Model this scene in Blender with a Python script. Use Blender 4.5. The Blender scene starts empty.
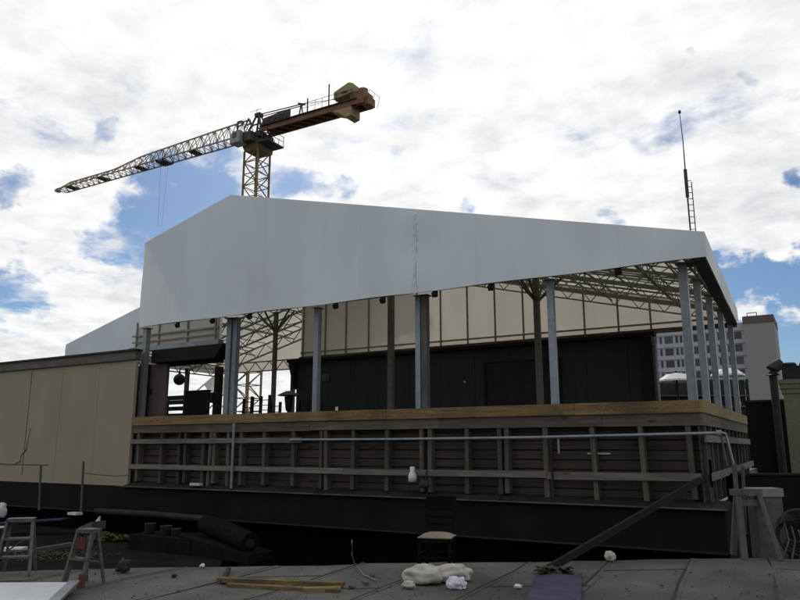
import bpy, bmesh, math, random
from mathutils import Vector, Matrix
random.seed(7)
PI = math.pi
scene = bpy.context.scene
col = scene.collection

# ------------------------------------------------------------------ camera model (used to read real positions at known planes)
F = 715.; TH = math.radians(11.7); AZ = math.radians(30.5); CZ = 1.6
FW = Vector((-math.sin(AZ), math.cos(AZ), 0)); RT = Vector((math.cos(AZ), math.sin(AZ), 0)); UP = Vector((0, 0, 1))
def ray(px, py):
    u = (px-400)/F; v = (300-py)/F
    return FW*(math.cos(TH)-v*math.sin(TH)) + RT*u + UP*(math.sin(TH)+v*math.cos(TH))
EYE = Vector((0, 0, CZ))
def atY(px, py, Y): r = ray(px, py); return EYE + r*(Y/r.y)
def atX(px, py, X): r = ray(px, py); return EYE + r*(X/r.x)
def atZ(px, py, Z): r = ray(px, py); return EYE + r*((Z-CZ)/r.z)
def atD(px, py, D): r = ray(px, py); return EYE + r*(D/r.dot(FW))

cam = bpy.data.cameras.new('camera'); cam.sensor_width = 36; cam.lens = 36*F/800
cam.clip_start = 0.1; cam.clip_end = 8000
co = bpy.data.objects.new('camera', cam); col.objects.link(co)
co.location = EYE; co.rotation_euler = (PI/2+TH, 0, AZ)
scene.camera = co

# ------------------------------------------------------------------ materials
def nodes(name):
    m = bpy.data.materials.new(name); m.use_nodes = True
    return m, m.node_tree, m.node_tree.nodes['Principled BSDF']
def mat(name, c1, c2=None, rough=.7, metal=0, scale=4, stretch=(1, 1, 1), bump=.0, bscale=None, dirt=0, spec=.3, thr=(.35, .65), dark=.45, knots=0, vary=0, grit=0):
    """two mottled tones, finer grain, soft streaks of dirt and a small bump"""
    m, t, b = nodes(name); N = t.nodes; L = t.links
    c2 = c2 or tuple(x*.75 for x in c1)
    tc = N.new('ShaderNodeTexCoord'); mp = N.new('ShaderNodeMapping'); mp.inputs['Scale'].default_value = stretch
    L.new(tc.outputs['Object'], mp.inputs['Vector'])
    n = N.new('ShaderNodeTexNoise'); n.inputs['Scale'].default_value = scale; n.inputs['Detail'].default_value = 7; n.inputs['Roughness'].default_value = .62
    L.new(mp.outputs['Vector'], n.inputs['Vector'])
    mr = N.new('ShaderNodeMapRange'); mr.inputs['From Min'].default_value = thr[0]; mr.inputs['From Max'].default_value = thr[1]
    L.new(n.outputs['Fac'], mr.inputs['Value'])
    mx = N.new('ShaderNodeMix'); mx.data_type = 'RGBA'
    mx.inputs['A'].default_value = (*c1, 1); mx.inputs['B'].default_value = (*c2, 1)
    L.new(mr.outputs['Result'], mx.inputs['Factor'])
    out = mx.outputs['Result']
    if dirt:
        n2 = N.new('ShaderNodeTexNoise'); n2.inputs['Scale'].default_value = scale*.3; n2.inputs['Detail'].default_value = 5
        mp2 = N.new('ShaderNodeMapping'); mp2.inputs['Scale'].default_value = (1, 1, .35); mp2.inputs['Location'].default_value = (3, 7, 1)
        L.new(tc.outputs['Object'], mp2.inputs['Vector']); L.new(mp2.outputs['Vector'], n2.inputs['Vector'])
        mr2 = N.new('ShaderNodeMapRange'); mr2.inputs['From Min'].default_value = .45; mr2.inputs['From Max'].default_value = .7; mr2.inputs['To Max'].default_value = dirt
        L.new(n2.outputs['Fac'], mr2.inputs['Value'])
        m2 = N.new('ShaderNodeMix'); m2.data_type = 'RGBA'
        L.new(mr2.outputs['Result'], m2.inputs['Factor']); L.new(out, m2.inputs['A'])
        m2.inputs['B'].default_value = (*(x*dark for x in c2), 1)
        out = m2.outputs['Result']
    if knots:
        vo = N.new('ShaderNodeTexVoronoi'); vo.inputs['Scale'].default_value = knots; vo.inputs['Randomness'].default_value = 1
        mpk = N.new('ShaderNodeMapping'); mpk.inputs['Scale'].default_value = (.55, 1, 1.6) if stretch[2] >= 1 else (1.6, 1, .55)
        L.new(tc.outputs['Object'], mpk.inputs['Vector']); L.new(mpk.outputs['Vector'], vo.inputs['Vector'])
        mk = N.new('ShaderNodeMapRange'); mk.inputs['From Min'].default_value = .05; mk.inputs['From Max'].default_value = .16; mk.inputs['To Min'].default_value = .75; mk.inputs['To Max'].default_value = 0
        L.new(vo.outputs['Distance'], mk.inputs['Value'])
        m4 = N.new('ShaderNodeMix'); m4.data_type = 'RGBA'; m4.inputs['B'].default_value = (*(x*.25 for x in c2), 1)
        L.new(mk.outputs['Result'], m4.inputs['Factor']); L.new(out, m4.inputs['A']); out = m4.outputs['Result']
    if grit:
        ng = N.new('ShaderNodeTexNoise'); ng.inputs['Scale'].default_value = grit; ng.inputs['Detail'].default_value = 4; ng.inputs['Roughness'].default_value = .8
        L.new(tc.outputs['Object'], ng.inputs['Vector'])
        mg = N.new('ShaderNodeMapRange'); mg.inputs['From Min'].default_value = .3; mg.inputs['From Max'].default_value = .7; mg.inputs['To Min'].default_value = .62; mg.inputs['To Max'].default_value = 1.35
        L.new(ng.outputs['Fac'], mg.inputs['Value'])
        vg = N.new('ShaderNodeVectorMath'); vg.operation = 'SCALE'; L.new(out, vg.inputs[0]); L.new(mg.outputs['Result'], vg.inputs['Scale']); out = vg.outputs[0]
    if vary:
        oi = N.new('ShaderNodeObjectInfo'); mv = N.new('ShaderNodeMapRange'); mv.inputs['To Min'].default_value = 1-vary; mv.inputs['To Max'].default_value = 1+vary
        L.new(oi.outputs['Random'], mv.inputs['Value'])
        vv = N.new('ShaderNodeVectorMath'); vv.operation = 'SCALE'; L.new(out, vv.inputs[0]); L.new(mv.outputs['Result'], vv.inputs['Scale']); out = vv.outputs[0]
    L.new(out, b.inputs['Base Color'])
    b.inputs['Roughness'].default_value = rough; b.inputs['Metallic'].default_value = metal
    b.inputs['Specular IOR Level'].default_value = spec
    if bump:
        n3 = N.new('ShaderNodeTexNoise'); n3.inputs['Scale'].default_value = bscale or scale*6; n3.inputs['Detail'].default_value = 5
        L.new(mp.outputs['Vector'], n3.inputs['Vector'])
        bp = N.new('ShaderNodeBump'); bp.inputs['Strength'].default_value = bump; bp.inputs['Distance'].default_value = .02
        L.new(n3.outputs['Fac'], bp.inputs['Height']); L.new(bp.outputs['Normal'], b.inputs['Normal'])
    return m

def fabric(name, c, tc_, trans, panel=0., bump=.15):
    """coated tent cloth: diffuse front, some light let through, faint welded seams and creases"""
    m, t, b = nodes(name); N = t.nodes; L = t.links
    N.remove(b); out = N['Material Output']
    tc = N.new('ShaderNodeTexCoord')
    n = N.new('ShaderNodeTexNoise'); n.inputs['Scale'].default_value = .9; n.inputs['Detail'].default_value = 6
    mp = N.new('ShaderNodeMapping'); mp.inputs['Scale'].default_value = (1.2, 1, .35)
    L.new(tc.outputs['Object'], mp.inputs['Vector']); L.new(mp.outputs['Vector'], n.inputs['Vector'])
    mr = N.new('ShaderNodeMapRange'); mr.inputs['From Min'].default_value = .3; mr.inputs['From Max'].default_value = .72
    L.new(n.outputs['Fac'], mr.inputs['Value'])
    def tone(c):
        mx = N.new('ShaderNodeMix'); mx.data_type = 'RGBA'
        mx.inputs['A'].default_value = (*c, 1); mx.inputs['B'].default_value = (*(x*.86 for x in c), 1)
        L.new(mr.outputs['Result'], mx.inputs['Factor']); o = mx.outputs['Result']
        if panel:
            sx = N.new('ShaderNodeSeparateXYZ'); L.new(tc.outputs['Object'], sx.inputs[0])
            d = N.new('ShaderNodeMath'); d.operation = 'DIVIDE'; d.inputs[1].default_value = panel; L.new(sx.outputs['X'], d.inputs[0])
            fr = N.new('ShaderNodeMath'); fr.operation = 'FRACT'; L.new(d.outputs[0], fr.inputs[0])
            lt = N.new('ShaderNodeMath'); lt.operation = 'LESS_THAN'; lt.inputs[1].default_value = .05/panel; L.new(fr.outputs[0], lt.inputs[0])
            k = N.new('ShaderNodeMath'); k.operation = 'MULTIPLY'; k.inputs[1].default_value = .08; L.new(lt.outputs[0], k.inputs[0])
            m3 = N.new('ShaderNodeMix'); m3.data_type = 'RGBA'; m3.inputs['B'].default_value = (*(x*.45 for x in c), 1)
            L.new(k.outputs[0], m3.inputs['Factor']); L.new(o, m3.inputs['A']); o = m3.outputs['Result']
        return o
    df = N.new('ShaderNodeBsdfDiffuse'); tr = N.new('ShaderNodeBsdfTranslucent')
    L.new(tone(c), df.inputs['Color']); L.new(tone(tc_), tr.inputs['Color'])
    n3 = N.new('ShaderNodeTexNoise'); n3.inputs['Scale'].default_value = 1.1; n3.inputs['Detail'].default_value = 4
    mp3 = N.new('ShaderNodeMapping'); mp3.inputs['Scale'].default_value = (1.6, 1, .5); L.new(tc.outputs['Object'], mp3.inputs['Vector'])
    L.new(mp3.outputs['Vector'], n3.inputs['Vector'])
    bp = N.new('ShaderNodeBump'); bp.inputs['Strength'].default_value = bump; bp.inputs['Distance'].default_value = .12
    L.new(n3.outputs['Fac'], bp.inputs['Height']); L.new(bp.outputs['Normal'], df.inputs['Normal'])
    ms = N.new('ShaderNodeMixShader'); ms.inputs[0].default_value = trans
    L.new(df.outputs[0], ms.inputs[1]); L.new(tr.outputs[0], ms.inputs[2]); L.new(ms.outputs[0], out.inputs['Surface'])
    return m

M = {}
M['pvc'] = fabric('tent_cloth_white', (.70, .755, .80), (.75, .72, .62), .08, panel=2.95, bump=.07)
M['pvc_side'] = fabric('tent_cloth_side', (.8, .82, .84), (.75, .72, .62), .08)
M['roofcloth'] = fabric('tent_roof_cloth', (.78, .75, .67), (.8, .77, .68), .37)
M['liner'] = fabric('tent_wall_cloth', (.63, .595, .53), (.78, .735, .655), .30, bump=.1)
M['galv'] = mat('galvanised_steel', (.25, .28, .30), (.19, .215, .235), rough=.5, metal=.3, scale=9, bump=.05, dirt=.35, vary=.15)
M['steel_brown'] = mat('truss_steel', (.27, .26, .215), (.185, .18, .145), rough=.6, metal=.2, scale=7)
M['olive'] = mat('olive_post', (.14, .135, .1), (.1, .095, .07), rough=.6, scale=7, dirt=.3)
M['dark_green'] = mat('dark_green_boards', (.022, .03, .027), (.013, .018, .017), rough=.55, scale=2, stretch=(1, 1, .3), dirt=.4)
M['dark'] = mat('dark_paint', (.018, .018, .018), (.01, .01, .01), rough=.7, scale=3)
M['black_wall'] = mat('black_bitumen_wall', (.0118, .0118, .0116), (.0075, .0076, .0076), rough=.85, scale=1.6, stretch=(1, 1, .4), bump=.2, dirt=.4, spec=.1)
M['ledge'] = mat('lead_ledge', (.024, .025, .025), (.014, .015, .015), rough=.8, scale=3, dirt=.5, spec=.12)
M['drip'] = mat('ledge_drip_edge', (.11, .113, .112), (.05, .05, .05), rough=.7, scale=3, stretch=(1, 1, 1), dirt=.7)
M['beige'] = mat('beige_render', (.30, .268, .198), (.27, .238, .175), rough=.9, scale=.8, stretch=(1.2, 1, .5), bump=.1, bscale=30, dirt=.38, dark=.68)
M['fascia'] = mat('grey_fascia', (.13, .115, .1), (.085, .072, .065), rough=.8, scale=2, stretch=(1, 1, 3), dirt=.3)
M['brown'] = mat('brown_timber_panel', (.115, .09, .08), (.09, .07, .062), rough=.7, scale=3, stretch=(4, 4, .4), dirt=.3)
M['brown_dark'] = mat('dark_brown_timber', (.022, .016, .014), (.014, .011, .01), rough=.8, scale=3, stretch=(.4, 3, 3), spec=.15)
M['lumber'] = mat('new_lumber', (.25, .162, .072), (.12, .078, .04), rough=.8, scale=3, stretch=(.4, 2, 9), bump=.25, dirt=.8, knots=3.4, vary=.2, grit=30)
M['lumber_side'] = mat('new_lumber_side', (.25, .18, .075), (.18, .125, .05), rough=.75, scale=2.2, stretch=(2, .35, 6), bump=.1, dirt=.5)
M['weathered'] = mat('weathered_timber', (.135, .11, .087), (.068, .055, .045), rough=.85, scale=2.5, stretch=(.5, 1, 9), bump=.35, dirt=.7, knots=2.6, vary=.22)
M['weathered_v'] = mat('weathered_stud', (.105, .088, .07), (.055, .047, .039), rough=.85, scale=2.5, stretch=(7, 7, .5), bump=.3, dirt=.6, knots=2.6, vary=.3)
M['rail'] = mat('pale_weathered_rail', (.19, .168, .145), (.11, .096, .082), rough=.85, scale=2.5, stretch=(.5, 1, 9), bump=.35, dirt=.5, knots=2.6, vary=.15)
M['siding'] = mat('weathered_siding', (.074, .053, .043), (.038, .03, .0255), rough=.85, scale=2.2, stretch=(.5, 1, 9), bump=.35, dirt=.7, knots=2.2)
M['membrane'] = mat('roof_membrane', (.128, .127, .114), (.08, .08, .073), rough=.9, scale=1.1, stretch=(1, .7, 1), bump=.45, bscale=90, dirt=.75, spec=.2, dark=.5, grit=42)
M['bitumen'] = mat('dark_bitumen', (.014, .014, .0135), (.007, .007, .007), rough=.95, scale=2, bump=.4, dirt=.5, spec=.06, grit=20)
M['pit'] = mat('light_well_wall', (.008, .008, .008), (.005, .005, .005), rough=.95, scale=2, spec=.05)
M['concrete'] = mat('concrete_deck', (.12, .12, .115), rough=.9, scale=3)
M['crane_steel'] = mat('crane_steel', (.36, .275, .19), (.26, .195, .13), rough=.6, scale=1)
M['crane_yellow'] = mat('crane_yellow', (.2, .135, .065), (.13, .088, .045), rough=.55, scale=1)
M['crane_red'] = mat('crane_red', (.21, .1, .055), (.13, .062, .036), rough=.6, scale=1)
M['ballast'] = mat('crane_ballast', (.36, .26, .15), (.28, .2, .115), rough=.85, scale=1)
M['crane_dark'] = mat('crane_dark', (.06, .052, .05), (.035, .03, .03), rough=.6, scale=1)
M['cab_white'] = mat('crane_cab_white', (.3, .3, .29), (.22, .22, .22), rough=.5, scale=1)
M['glass'] = mat('dark_window_glass', (.035, .04, .055), (.02, .025, .037), rough=.15, scale=.3, spec=.4, vary=.55)
M['office'] = mat('office_facade', (.40, .41, .42), (.34, .35, .36), rough=.85, scale=.15, dirt=.2, dark=.8)
M['office_wall'] = mat('office_blank_wall', (.265, .26, .25), (.24, .235, .225), rough=.9, scale=.1, stretch=(1, 1, .3), dirt=.2, dark=.8)
M['office_cap'] = mat('office_brown_cap', (.13, .1, .095), (.1, .075, .07), rough=.9, scale=.3)
M['brick'] = mat('buff_brick', (.185, .173, .118), (.135, .125, .086), rough=.9, scale=14, stretch=(1, 1, 3), bump=.3)
M['city'] = mat('city_ground', (.09, .09, .088), (.06, .065, .06), rough=.95, scale=.02)
M['canvas_white'] = mat('white_canvas', (.75, .75, .74), (.65, .65, .65), rough=.9, scale=3)
M['alu'] = mat('dull_aluminium', (.14, .14, .13), (.085, .085, .08), rough=.5, metal=.4, scale=10, dirt=.5)
M['paintedgrey'] = mat('grey_painted_timber', (.125, .125, .118), (.08, .08, .077), rough=.8, scale=5, stretch=(2, 2, .7), bump=.15, dirt=.5)
M['stool'] = mat('stool_steel', (.1, .09, .082), (.06, .055, .05), rough=.6, scale=8, dirt=.3)
M['red'] = mat('faded_red', (.12, .025, .028), (.07, .017, .018), rough=.7, scale=9, dirt=.6)
M['white'] = mat('white_plastic', (.62, .62, .6), (.5, .5, .48), rough=.5, scale=6)
M['panel_white'] = mat('pale_panel', (.5, .52, .54), (.42, .44, .46), rough=.5, scale=3, dirt=.25, dark=.75)
M['sack'] = mat('cream_sack', (.5, .47, .41), (.36, .33, .285), rough=.95, scale=5, bump=.4, bscale=18, dirt=.45)
M['rag'] = mat('white_rag', (.62, .62, .7), (.5, .5, .58), rough=.95, scale=8, bump=.4)
M['purple'] = mat('purple_mat', (.07, .055, .105), (.045, .037, .07), rough=.95, scale=4, bump=.4, bscale=60, dirt=.65, grit=60)
M['seat'] = mat('cream_seat_pad', (.24, .22, .15), (.17, .155, .105), rough=.8, scale=9, dirt=.4, grit=40)
M['chairwood'] = mat('dark_chair_wood', (.008, .0065, .005), (.005, .004, .004), rough=.75, scale=6, spec=.05)
M['plank'] = mat('dirty_planks', (.2, .135, .06), (.1, .075, .04), rough=.9, scale=3, stretch=(.6, 3, 3), bump=.3, dirt=.7, knots=5, grit=50)
M['yellow'] = mat('mossy_yellow', (.085, .088, .02), (.045, .05, .013), rough=.95, scale=10, bump=.4)
M['rubber'] = mat('black_rubber', (.025, .025, .026), (.015, .015, .015), rough=.7, scale=6)
M['carpet'] = mat('dark_carpet_roll', (.012, .011, .008), (.006, .006, .005), rough=.95, scale=8, bump=.5, spec=.05)
M['cable'] = mat('grey_cable', (.2, .2, .19), rough=.6)
M['greentape'] = mat('pale_green_tape', (.33, .42, .38), rough=.6)
M['blue'] = mat('dark_blue_sheet', (.02, .03, .075), (.015, .02, .05), rough=.8, scale=5)
M['straw'] = mat('straw', (.1, .09, .045), (.05, .045, .025), rough=.95, scale=10)
M['pipe_dark'] = mat('dark_pipe', (.03, .03, .03), (.017, .017, .017), rough=.8, scale=4, dirt=.5, spec=.15)
M['oddment'] = mat('dull_oddments', (.05, .048, .044), (.03, .029, .027), rough=.8, scale=6, dirt=.5)
M['soffit'] = mat('eave_soffit', (.06, .066, .06), (.04, .044, .04), rough=.7, scale=5, dirt=.4)
M['lidgrey'] = mat('grey_box_lid', (.24, .24, .23), (.17, .17, .165), rough=.6, scale=5, dirt=.4)
M['rust'] = mat('rusty_leaves', (.05, .045, .028), (.03, .026, .018), rough=.9, scale=8)

# ------------------------------------------------------------------ mesh helpers
class MB:
    def __init__(s): s.v = []; s.f = []; s.sm = []
    def add(s, vs, fs, smooth=False):
        o = len(s.v); s.v += [tuple(v) for v in vs]
        for f in fs: s.f.append(tuple(i+o for i in f)); s.sm.append(smooth)
        return s
    def box(s, x0, x1, y0, y1, z0, z1):
        return s.obox(Vector(((x0+x1)/2, (y0+y1)/2, (z0+z1)/2)), Vector((abs(x1-x0)/2, 0, 0)), Vector((0, abs(y1-y0)/2, 0)), Vector((0, 0, abs(z1-z0)/2)))
    def obox(s, c, a, b, d):
        vs = [c+a*i+b*j+d*k for k in (-1, 1) for j in (-1, 1) for i in (-1, 1)]
        return s.add(vs, [(0, 2, 3, 1), (4, 5, 7, 6), (0, 1, 5, 4), (2, 6, 7, 3), (0, 4, 6, 2), (1, 3, 7, 5)])
    def bar(s, p, q, w, h=None, up=UP):
        p = Vector(p); q = Vector(q); d = q-p
        if d.length < 1e-6: return s
        n = d.normalized(); h = h or w
        if abs(n.dot(up)) > .98: up = Vector((0, 1, 0))
        a = n.cross(up).normalized(); b = a.cross(n).normalized()
        return s.obox((p+q)/2, a*(w/2), d/2, b*(h/2))
    def tube(s, pts, r, n=10, r2=None):
        pts = [Vector(p) for p in pts]; rings = []
        for i, p in enumerate(pts):
            d = (pts[min(i+1, len(pts)-1)]-pts[max(i-1, 0)]).normalized()
            u = Vector((0, 0, 1)) if abs(d.z) < .95 else Vector((1, 0, 0))
            a = d.cross(u).normalized(); b = d.cross(a)
            rr = r if r2 is None else r+(r2-r)*i/(len(pts)-1)
            rings.append([p+(a*math.cos(2*PI*k/n)+b*math.sin(2*PI*k/n))*rr for k in range(n)])
        vs = [v for g in rings for v in g]; fs = []
        for i in range(len(pts)-1):
            for k in range(n):
                fs.append((i*n+k, i*n+(k+1) % n, (i+1)*n+(k+1) % n, (i+1)*n+k))
        s.add(vs, fs, True)
        s.add(rings[0], [tuple(range(n))]); s.add(rings[-1], [tuple(reversed(range(n)))])
        return s
    def lathe(s, prof, c=(0, 0, 0), n=20):
        c = Vector(c); vs = []; fs = []
        for (r, z) in prof:
            for k in range(n): vs.append(c+Vector((r*math.cos(2*PI*k/n), r*math.sin(2*PI*k/n), z)))
        for i in range(len(prof)-1):
            for k in range(n): fs.append((i*n+k, i*n+(k+1) % n, (i+1)*n+(k+1) % n, (i+1)*n+k))
        fs.append(tuple(reversed(range(n)))); fs.append(tuple((len(prof)-1)*n+k for k in range(n)))
        return s.add(vs, fs, True)
    def poly(s, pts, th=None):
        """planar polygon, extruded by vector th when given"""
        pts = [Vector(p) for p in pts]; n = len(pts)
        if th is None: return s.add(pts, [tuple(range(n))])
        th = Vector(th); vs = pts+[p+th for p in pts]
        return s.add(vs, [tuple(reversed(range(n))), tuple(range(n, 2*n))]+[(i, (i+1) % n, (i+1) % n+n, i+n) for i in range(n)])
    def blob(s, c, rx, ry, rz, n=16, jit=.12, seed=0, flat=True):
        rnd = random.Random(seed); c = Vector(c); vs = []; fs = []; m = n//2
        ph = [rnd.uniform(0, 6.28) for _ in range(8)]
        for i in range(m+1):
            th = PI*i/m
            for k in range(n):
                a = 2*PI*k/n
                j = 1+jit*(math.sin(3*a+ph[0]+2*th)+.7*math.sin(5*a+ph[1]-3*th)+.6*math.sin(7*th+ph[2]+a)+.4*math.sin(11*a+ph[3]))*math.sin(th)
                z = math.cos(th)*rz
                if flat and z < -.55*rz: z = -.55*rz
                vs.append(c+Vector((math.sin(th)*math.cos(a)*rx*j, math.sin(th)*math.sin(a)*ry*j, z*j if z > 0 else z)))
        for i in range(m):
            for k in range(n): fs.append((i*n+k, (i+1)*n+k, (i+1)*n+(k+1) % n, i*n+(k+1) % n))
        return s.add(vs, fs, True)
    def crease(s, c, amp, sc, seed=0):
        from mathutils import noise
        c = Vector(c); out = []
        for v in s.v:
            v = Vector(v); d = v-c
            if d.length < 1e-6: out.append(tuple(v)); continue
            q = Vector((d.x*.45, d.y*1.5, d.z*1.5))*sc+Vector((seed, seed*.7, 0)); n_ = abs(noise.noise(q))+.5*abs(noise.noise(q*2.3))
            out.append(tuple(v+d.normalized()*(n_-.35)*amp))
        s.v = out; return s
    def build(s, name, m, parent=None, loc=None):
        off = parent.location if parent and parent.type == 'EMPTY' else (parent.get('_o') and Vector(parent['_o'])) if parent else (Vector(loc) if loc else Vector((0, 0, 0)))
        if parent and parent.type != 'EMPTY':
            off = Vector(world_off(parent))
        off = Vector(off) if off else Vector((0, 0, 0))
        me = bpy.data.meshes.new(name)
        me.from_pydata([tuple(Vector(v)-off) for v in s.v], [], s.f); me.update()
        bm = bmesh.new(); bm.from_mesh(me); bmesh.ops.recalc_face_normals(bm, faces=bm.faces); bm.to_mesh(me); bm.free()
        for p, k in zip(me.polygons, s.sm): p.use_smooth = k
        me.materials.append(M[m])
        o = bpy.data.objects.new(name, me); col.objects.link(o)
        if parent: o.parent = parent
        elif loc is not None: o.location = off
        return o
def world_off(o):
    v = Vector((0, 0, 0))
    while o: v += o.location; o = o.parent
    return v
def tag(o, label=None, cat=None, group=None, kind=None):
    if label: o['label'] = label
    if cat: o['category'] = cat
    if group: o['group'] = group
    if kind: o['kind'] = kind
    return o
def thing(name, label, cat, loc=(0, 0, 0), rz=0, group=None):
    o = bpy.data.objects.new(name, None); col.objects.link(o); o.location = loc; o.rotation_euler = (0, 0, rz)
    o.empty_display_size = .2
    return tag(o, label, cat, group)
def kids(o): return [c for c in o.children]
def copy_tree(o, parent=None):
    c = o.copy(); col.objects.link(c)
    if parent: c.parent = parent
    for ch in kids(o): copy_tree(ch, c)
    return c
def local(root):
    """build parts in the thing's own axes: used with parts created before the root is moved"""
    return root

# ------------------------------------------------------------------ setting: ground, roofs
g = MB(); g.lathe([(0.01, 0), (3500, 0)], (0, 0, -14), 64)
gm = bpy.data.meshes.new('ground')
n = 64
gm.from_pydata([(3500*math.cos(2*PI*k/n), 3500*math.sin(2*PI*k/n), -14) for k in range(n)], [], [tuple(range(n))])
gm.materials.append(M['city']); go = bpy.data.objects.new('ground', gm); col.objects.link(go); tag(go, kind='structure')

# near roof: lapped membrane sheets running away from the viewer, trimmed along a ragged eave
def eave_y(x):
    y = 7.53+(x+7.63)*.723
    y += .022*math.sin(x*2.1)+.015*math.sin(x*5.3+1)
    return min(y, 12.62+.02*math.sin(x*3))
rb = MB(); sm_ = MB(); x = -15.06; k = 0
while x < 7:
    w = 1.04; ns = 14; y0 = -9
    vs = []; z = .004+.004*(k % 2)
    for i in range(ns+1):
        for sx in (0, .5, 1):
            xx = x+sx*(w+.05)
            # sheets drift slightly across as they run up to the eave
            ye = eave_y(xx-.05) if xx > -13.8 else 4
            yy = y0+(ye-y0)*(i/ns)**.8
            xs = xx-.094*(yy-8)+.018*math.sin(yy*1.7+k)*(1 if sx != .5 else 0)
            ye2 = eave_y(xs); yy = min(yy, ye2)
            vs.append(Vector((xs, yy, z+.005*math.sin(yy*.9+k*1.3)+.004*math.sin(xs*4+yy*2))))
    fs = []
    for i in range(ns):
        for j in range(2):
            a = i*3+j; fs.append((a, a+1, a+4, a+3))
    rb.add(vs, fs, True)
    # turned-down front edge of the sheet
    e = vs[-3:]; d = [v-Vector((0, 0, .35)) for v in e]
    rb.add(e+d, [(0, 1, 4, 3), (1, 2, 5, 4)])
    # raised lap on its left border
    lap = MB()
    for i in range(ns):
        p, q = vs[i*3], vs[(i+1)*3]
        rb.bar(p+Vector((0, 0, .003)), q+Vector((0, 0, .003)), .05, .005); sm_.bar(p+Vector((-.035+.008*math.sin(i*3.1+k), 0, .005)), q+Vector((-.035+.008*math.sin((i+1)*3.1+k), 0, .005)), .026+.012*math.sin(i*2.3+k), .007)
    for j_, t_ in enumerate((.93, .72)):
        i0 = int(ns*(t_+.04*math.sin(k*2.7+j_))); p, q = vs[i0*3], vs[i0*3+2]
        if k % 3 != 1: sm_.bar(p+Vector((0, 0, .004)), q+Vector((0, .02*math.sin(k), .004)), .009, .006)
    x += w; k += 1
tag(rb.build('roof', 'membrane'), kind='structure')
tag(sm_.build('roof_joints', 'rubber'), kind='structure')
b = MB(); b.poly([(-15, -9, -.14), (9, -9, -.14), (9, 12.5, -.14), (-.6, 12.5, -.14), (-7.6, 7.4, -.14), (-10.5, 5.35, -.14), (-15, 2, -.14)], (0, 0, -5))
tag(b.build('roof_base', 'pit'), kind='structure')
# floor of the light well between the roof and the terrace building, and the dark platform at its left
b = MB(); b.box(-34, 9, -9, 24, -4.3, -4.2); tag(b.build('light_well_floor', 'pit'), kind='structure')
b = MB(); b.poly([(-30, 13.28, -.6), (-30, 3, -.6), (-15.2, 3, -.6), (-10.9, 5.5, -.6), (-9.9, 10.2, -.6), (-12.4, 13.28, -.6)], (0, 0, -.25))
tag(b.build('lower_roof', 'bitumen'), kind='structure')
b = MB(); b.box(-31, -1.98, 13.77, 25.6, .59, 1.0); tag(b.build('terrace_floor', 'concrete'), kind='structure')

# ------------------------------------------------------------------ black wall under the terrace
w = thing('retaining_wall', 'long black bitumen coated wall carrying the timber parapet', 'wall', (-14, 13.4, -.14))
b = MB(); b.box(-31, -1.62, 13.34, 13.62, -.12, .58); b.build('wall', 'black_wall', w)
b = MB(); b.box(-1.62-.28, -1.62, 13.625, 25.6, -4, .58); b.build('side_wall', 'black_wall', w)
b = MB(); b.box(-31, -1.95, 14.3, 14.6, -4.2, .54); b.build('footing', 'pit', w)
b = MB()
b.poly([(-16.5, 13.26, .585), (-16.5, 13.70, .72), (-16.5, 13.70, .585)], (14.95, 0, 0)); b.build('ledge', 'ledge', w)
b = MB(); b.bar((-16.45, 13.245, .60), (-1.58, 13.245, .60), .02, .025); b.build('drip_edge', 'drip', w)
b = MB(); b.bar((-31, 13.32, -.10), (-1.62, 13.32, -.10), .04, .03); b.build('bottom_flange', 'pipe_dark', w)

# ------------------------------------------------------------------ timber parapet
par = thing('timber_parapet', 'weathered timber parapet with new lumber cap around the terrace', 'parapet', (-9.2, 13.5, .6))
XL, XR, YF = -16.5, -1.88, 13.5
xs = [XL, -12.9, -8.3, -4.1, XR]
for a, c in zip(xs[:-1], xs[1:]):
    b = MB(); b.box(a+.004, c-.004, YF-.04+random.uniform(0, .006), YF+.26, 2.215+random.uniform(-.006, .006), 2.435+random.uniform(-.008, .006)); b.build('cap_beam', 'lumber', par)
b = MB(); b.box(XR-.06, XR+.05, YF-.035, 21.4, 2.21, 2.432); b.build('cap_beam', 'lumber_side', par)
for a, c in ((XL, -13.6), (-13.6, -10.4), (-10.4, -7.0), (-7.0, -3.6), (-3.6, XR)):
    b = MB(); b.box(a+.003, c-.003, YF+.0+random.uniform(0, .008), YF+.05, 1.995+random.uniform(-.008, .008), 2.208); b.build('fascia_board', 'weathered', par)
b = MB(); b.box(XR-.03, XR+.03, YF, 21.4, 1.99, 2.207); b.build('fascia_board', 'weathered', par)
b = MB()
z = .66
for i in range(8):
    h = random.uniform(.165, .175)
    a = XL
    while a < XR-.2:
        c = min(a+random.uniform(2.2, 3.6), XR-.07)
        b.box(a, c-.006, YF+.205+random.uniform(-.006, .006), YF+.235, z+random.uniform(.008, .026), z+h+random.uniform(-.006, .004)); a = c
    z += .18
b.build('siding', 'siding', par)
b = MB(); b.box(XL, XR-.05, YF+.245, YF+.26, .62, 2.2); b.build('backing_sheet', 'dark', par)
b = MB()
for i in range(8): b.box(XR-.07, XR-.045, YF+.02, 21.4, .66+.18*i, .83+.18*i)
b.build('side_siding', 'siding', par)
stud_px = [137, 160, 178, 184, 202, 209, 213, 227, 240, 263, 292, 320, 325, 352, 386, 421, 429, 466, 499, 506, 545, 593, 642, 690]
for px in stud_px:
    xx = atY(px, 450, YF).x; ww = .085
    b = MB(); y0 = YF+.015+random.uniform(0, .01)
    z0 = .66+random.uniform(0, .08); sk = Vector((random.uniform(-.02, .02), 0, (1.99-z0)/2)); ww *= random.uniform(.85, 1.15)
    b.obox(Vector((xx, (y0+YF+.205)/2, (1.99+z0)/2)), Vector((ww/2, 0, 0)), Vector((0, (YF+.205-y0)/2, 0)), sk); b.build('stud', 'weathered_v', par)
yy = 13.7
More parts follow.
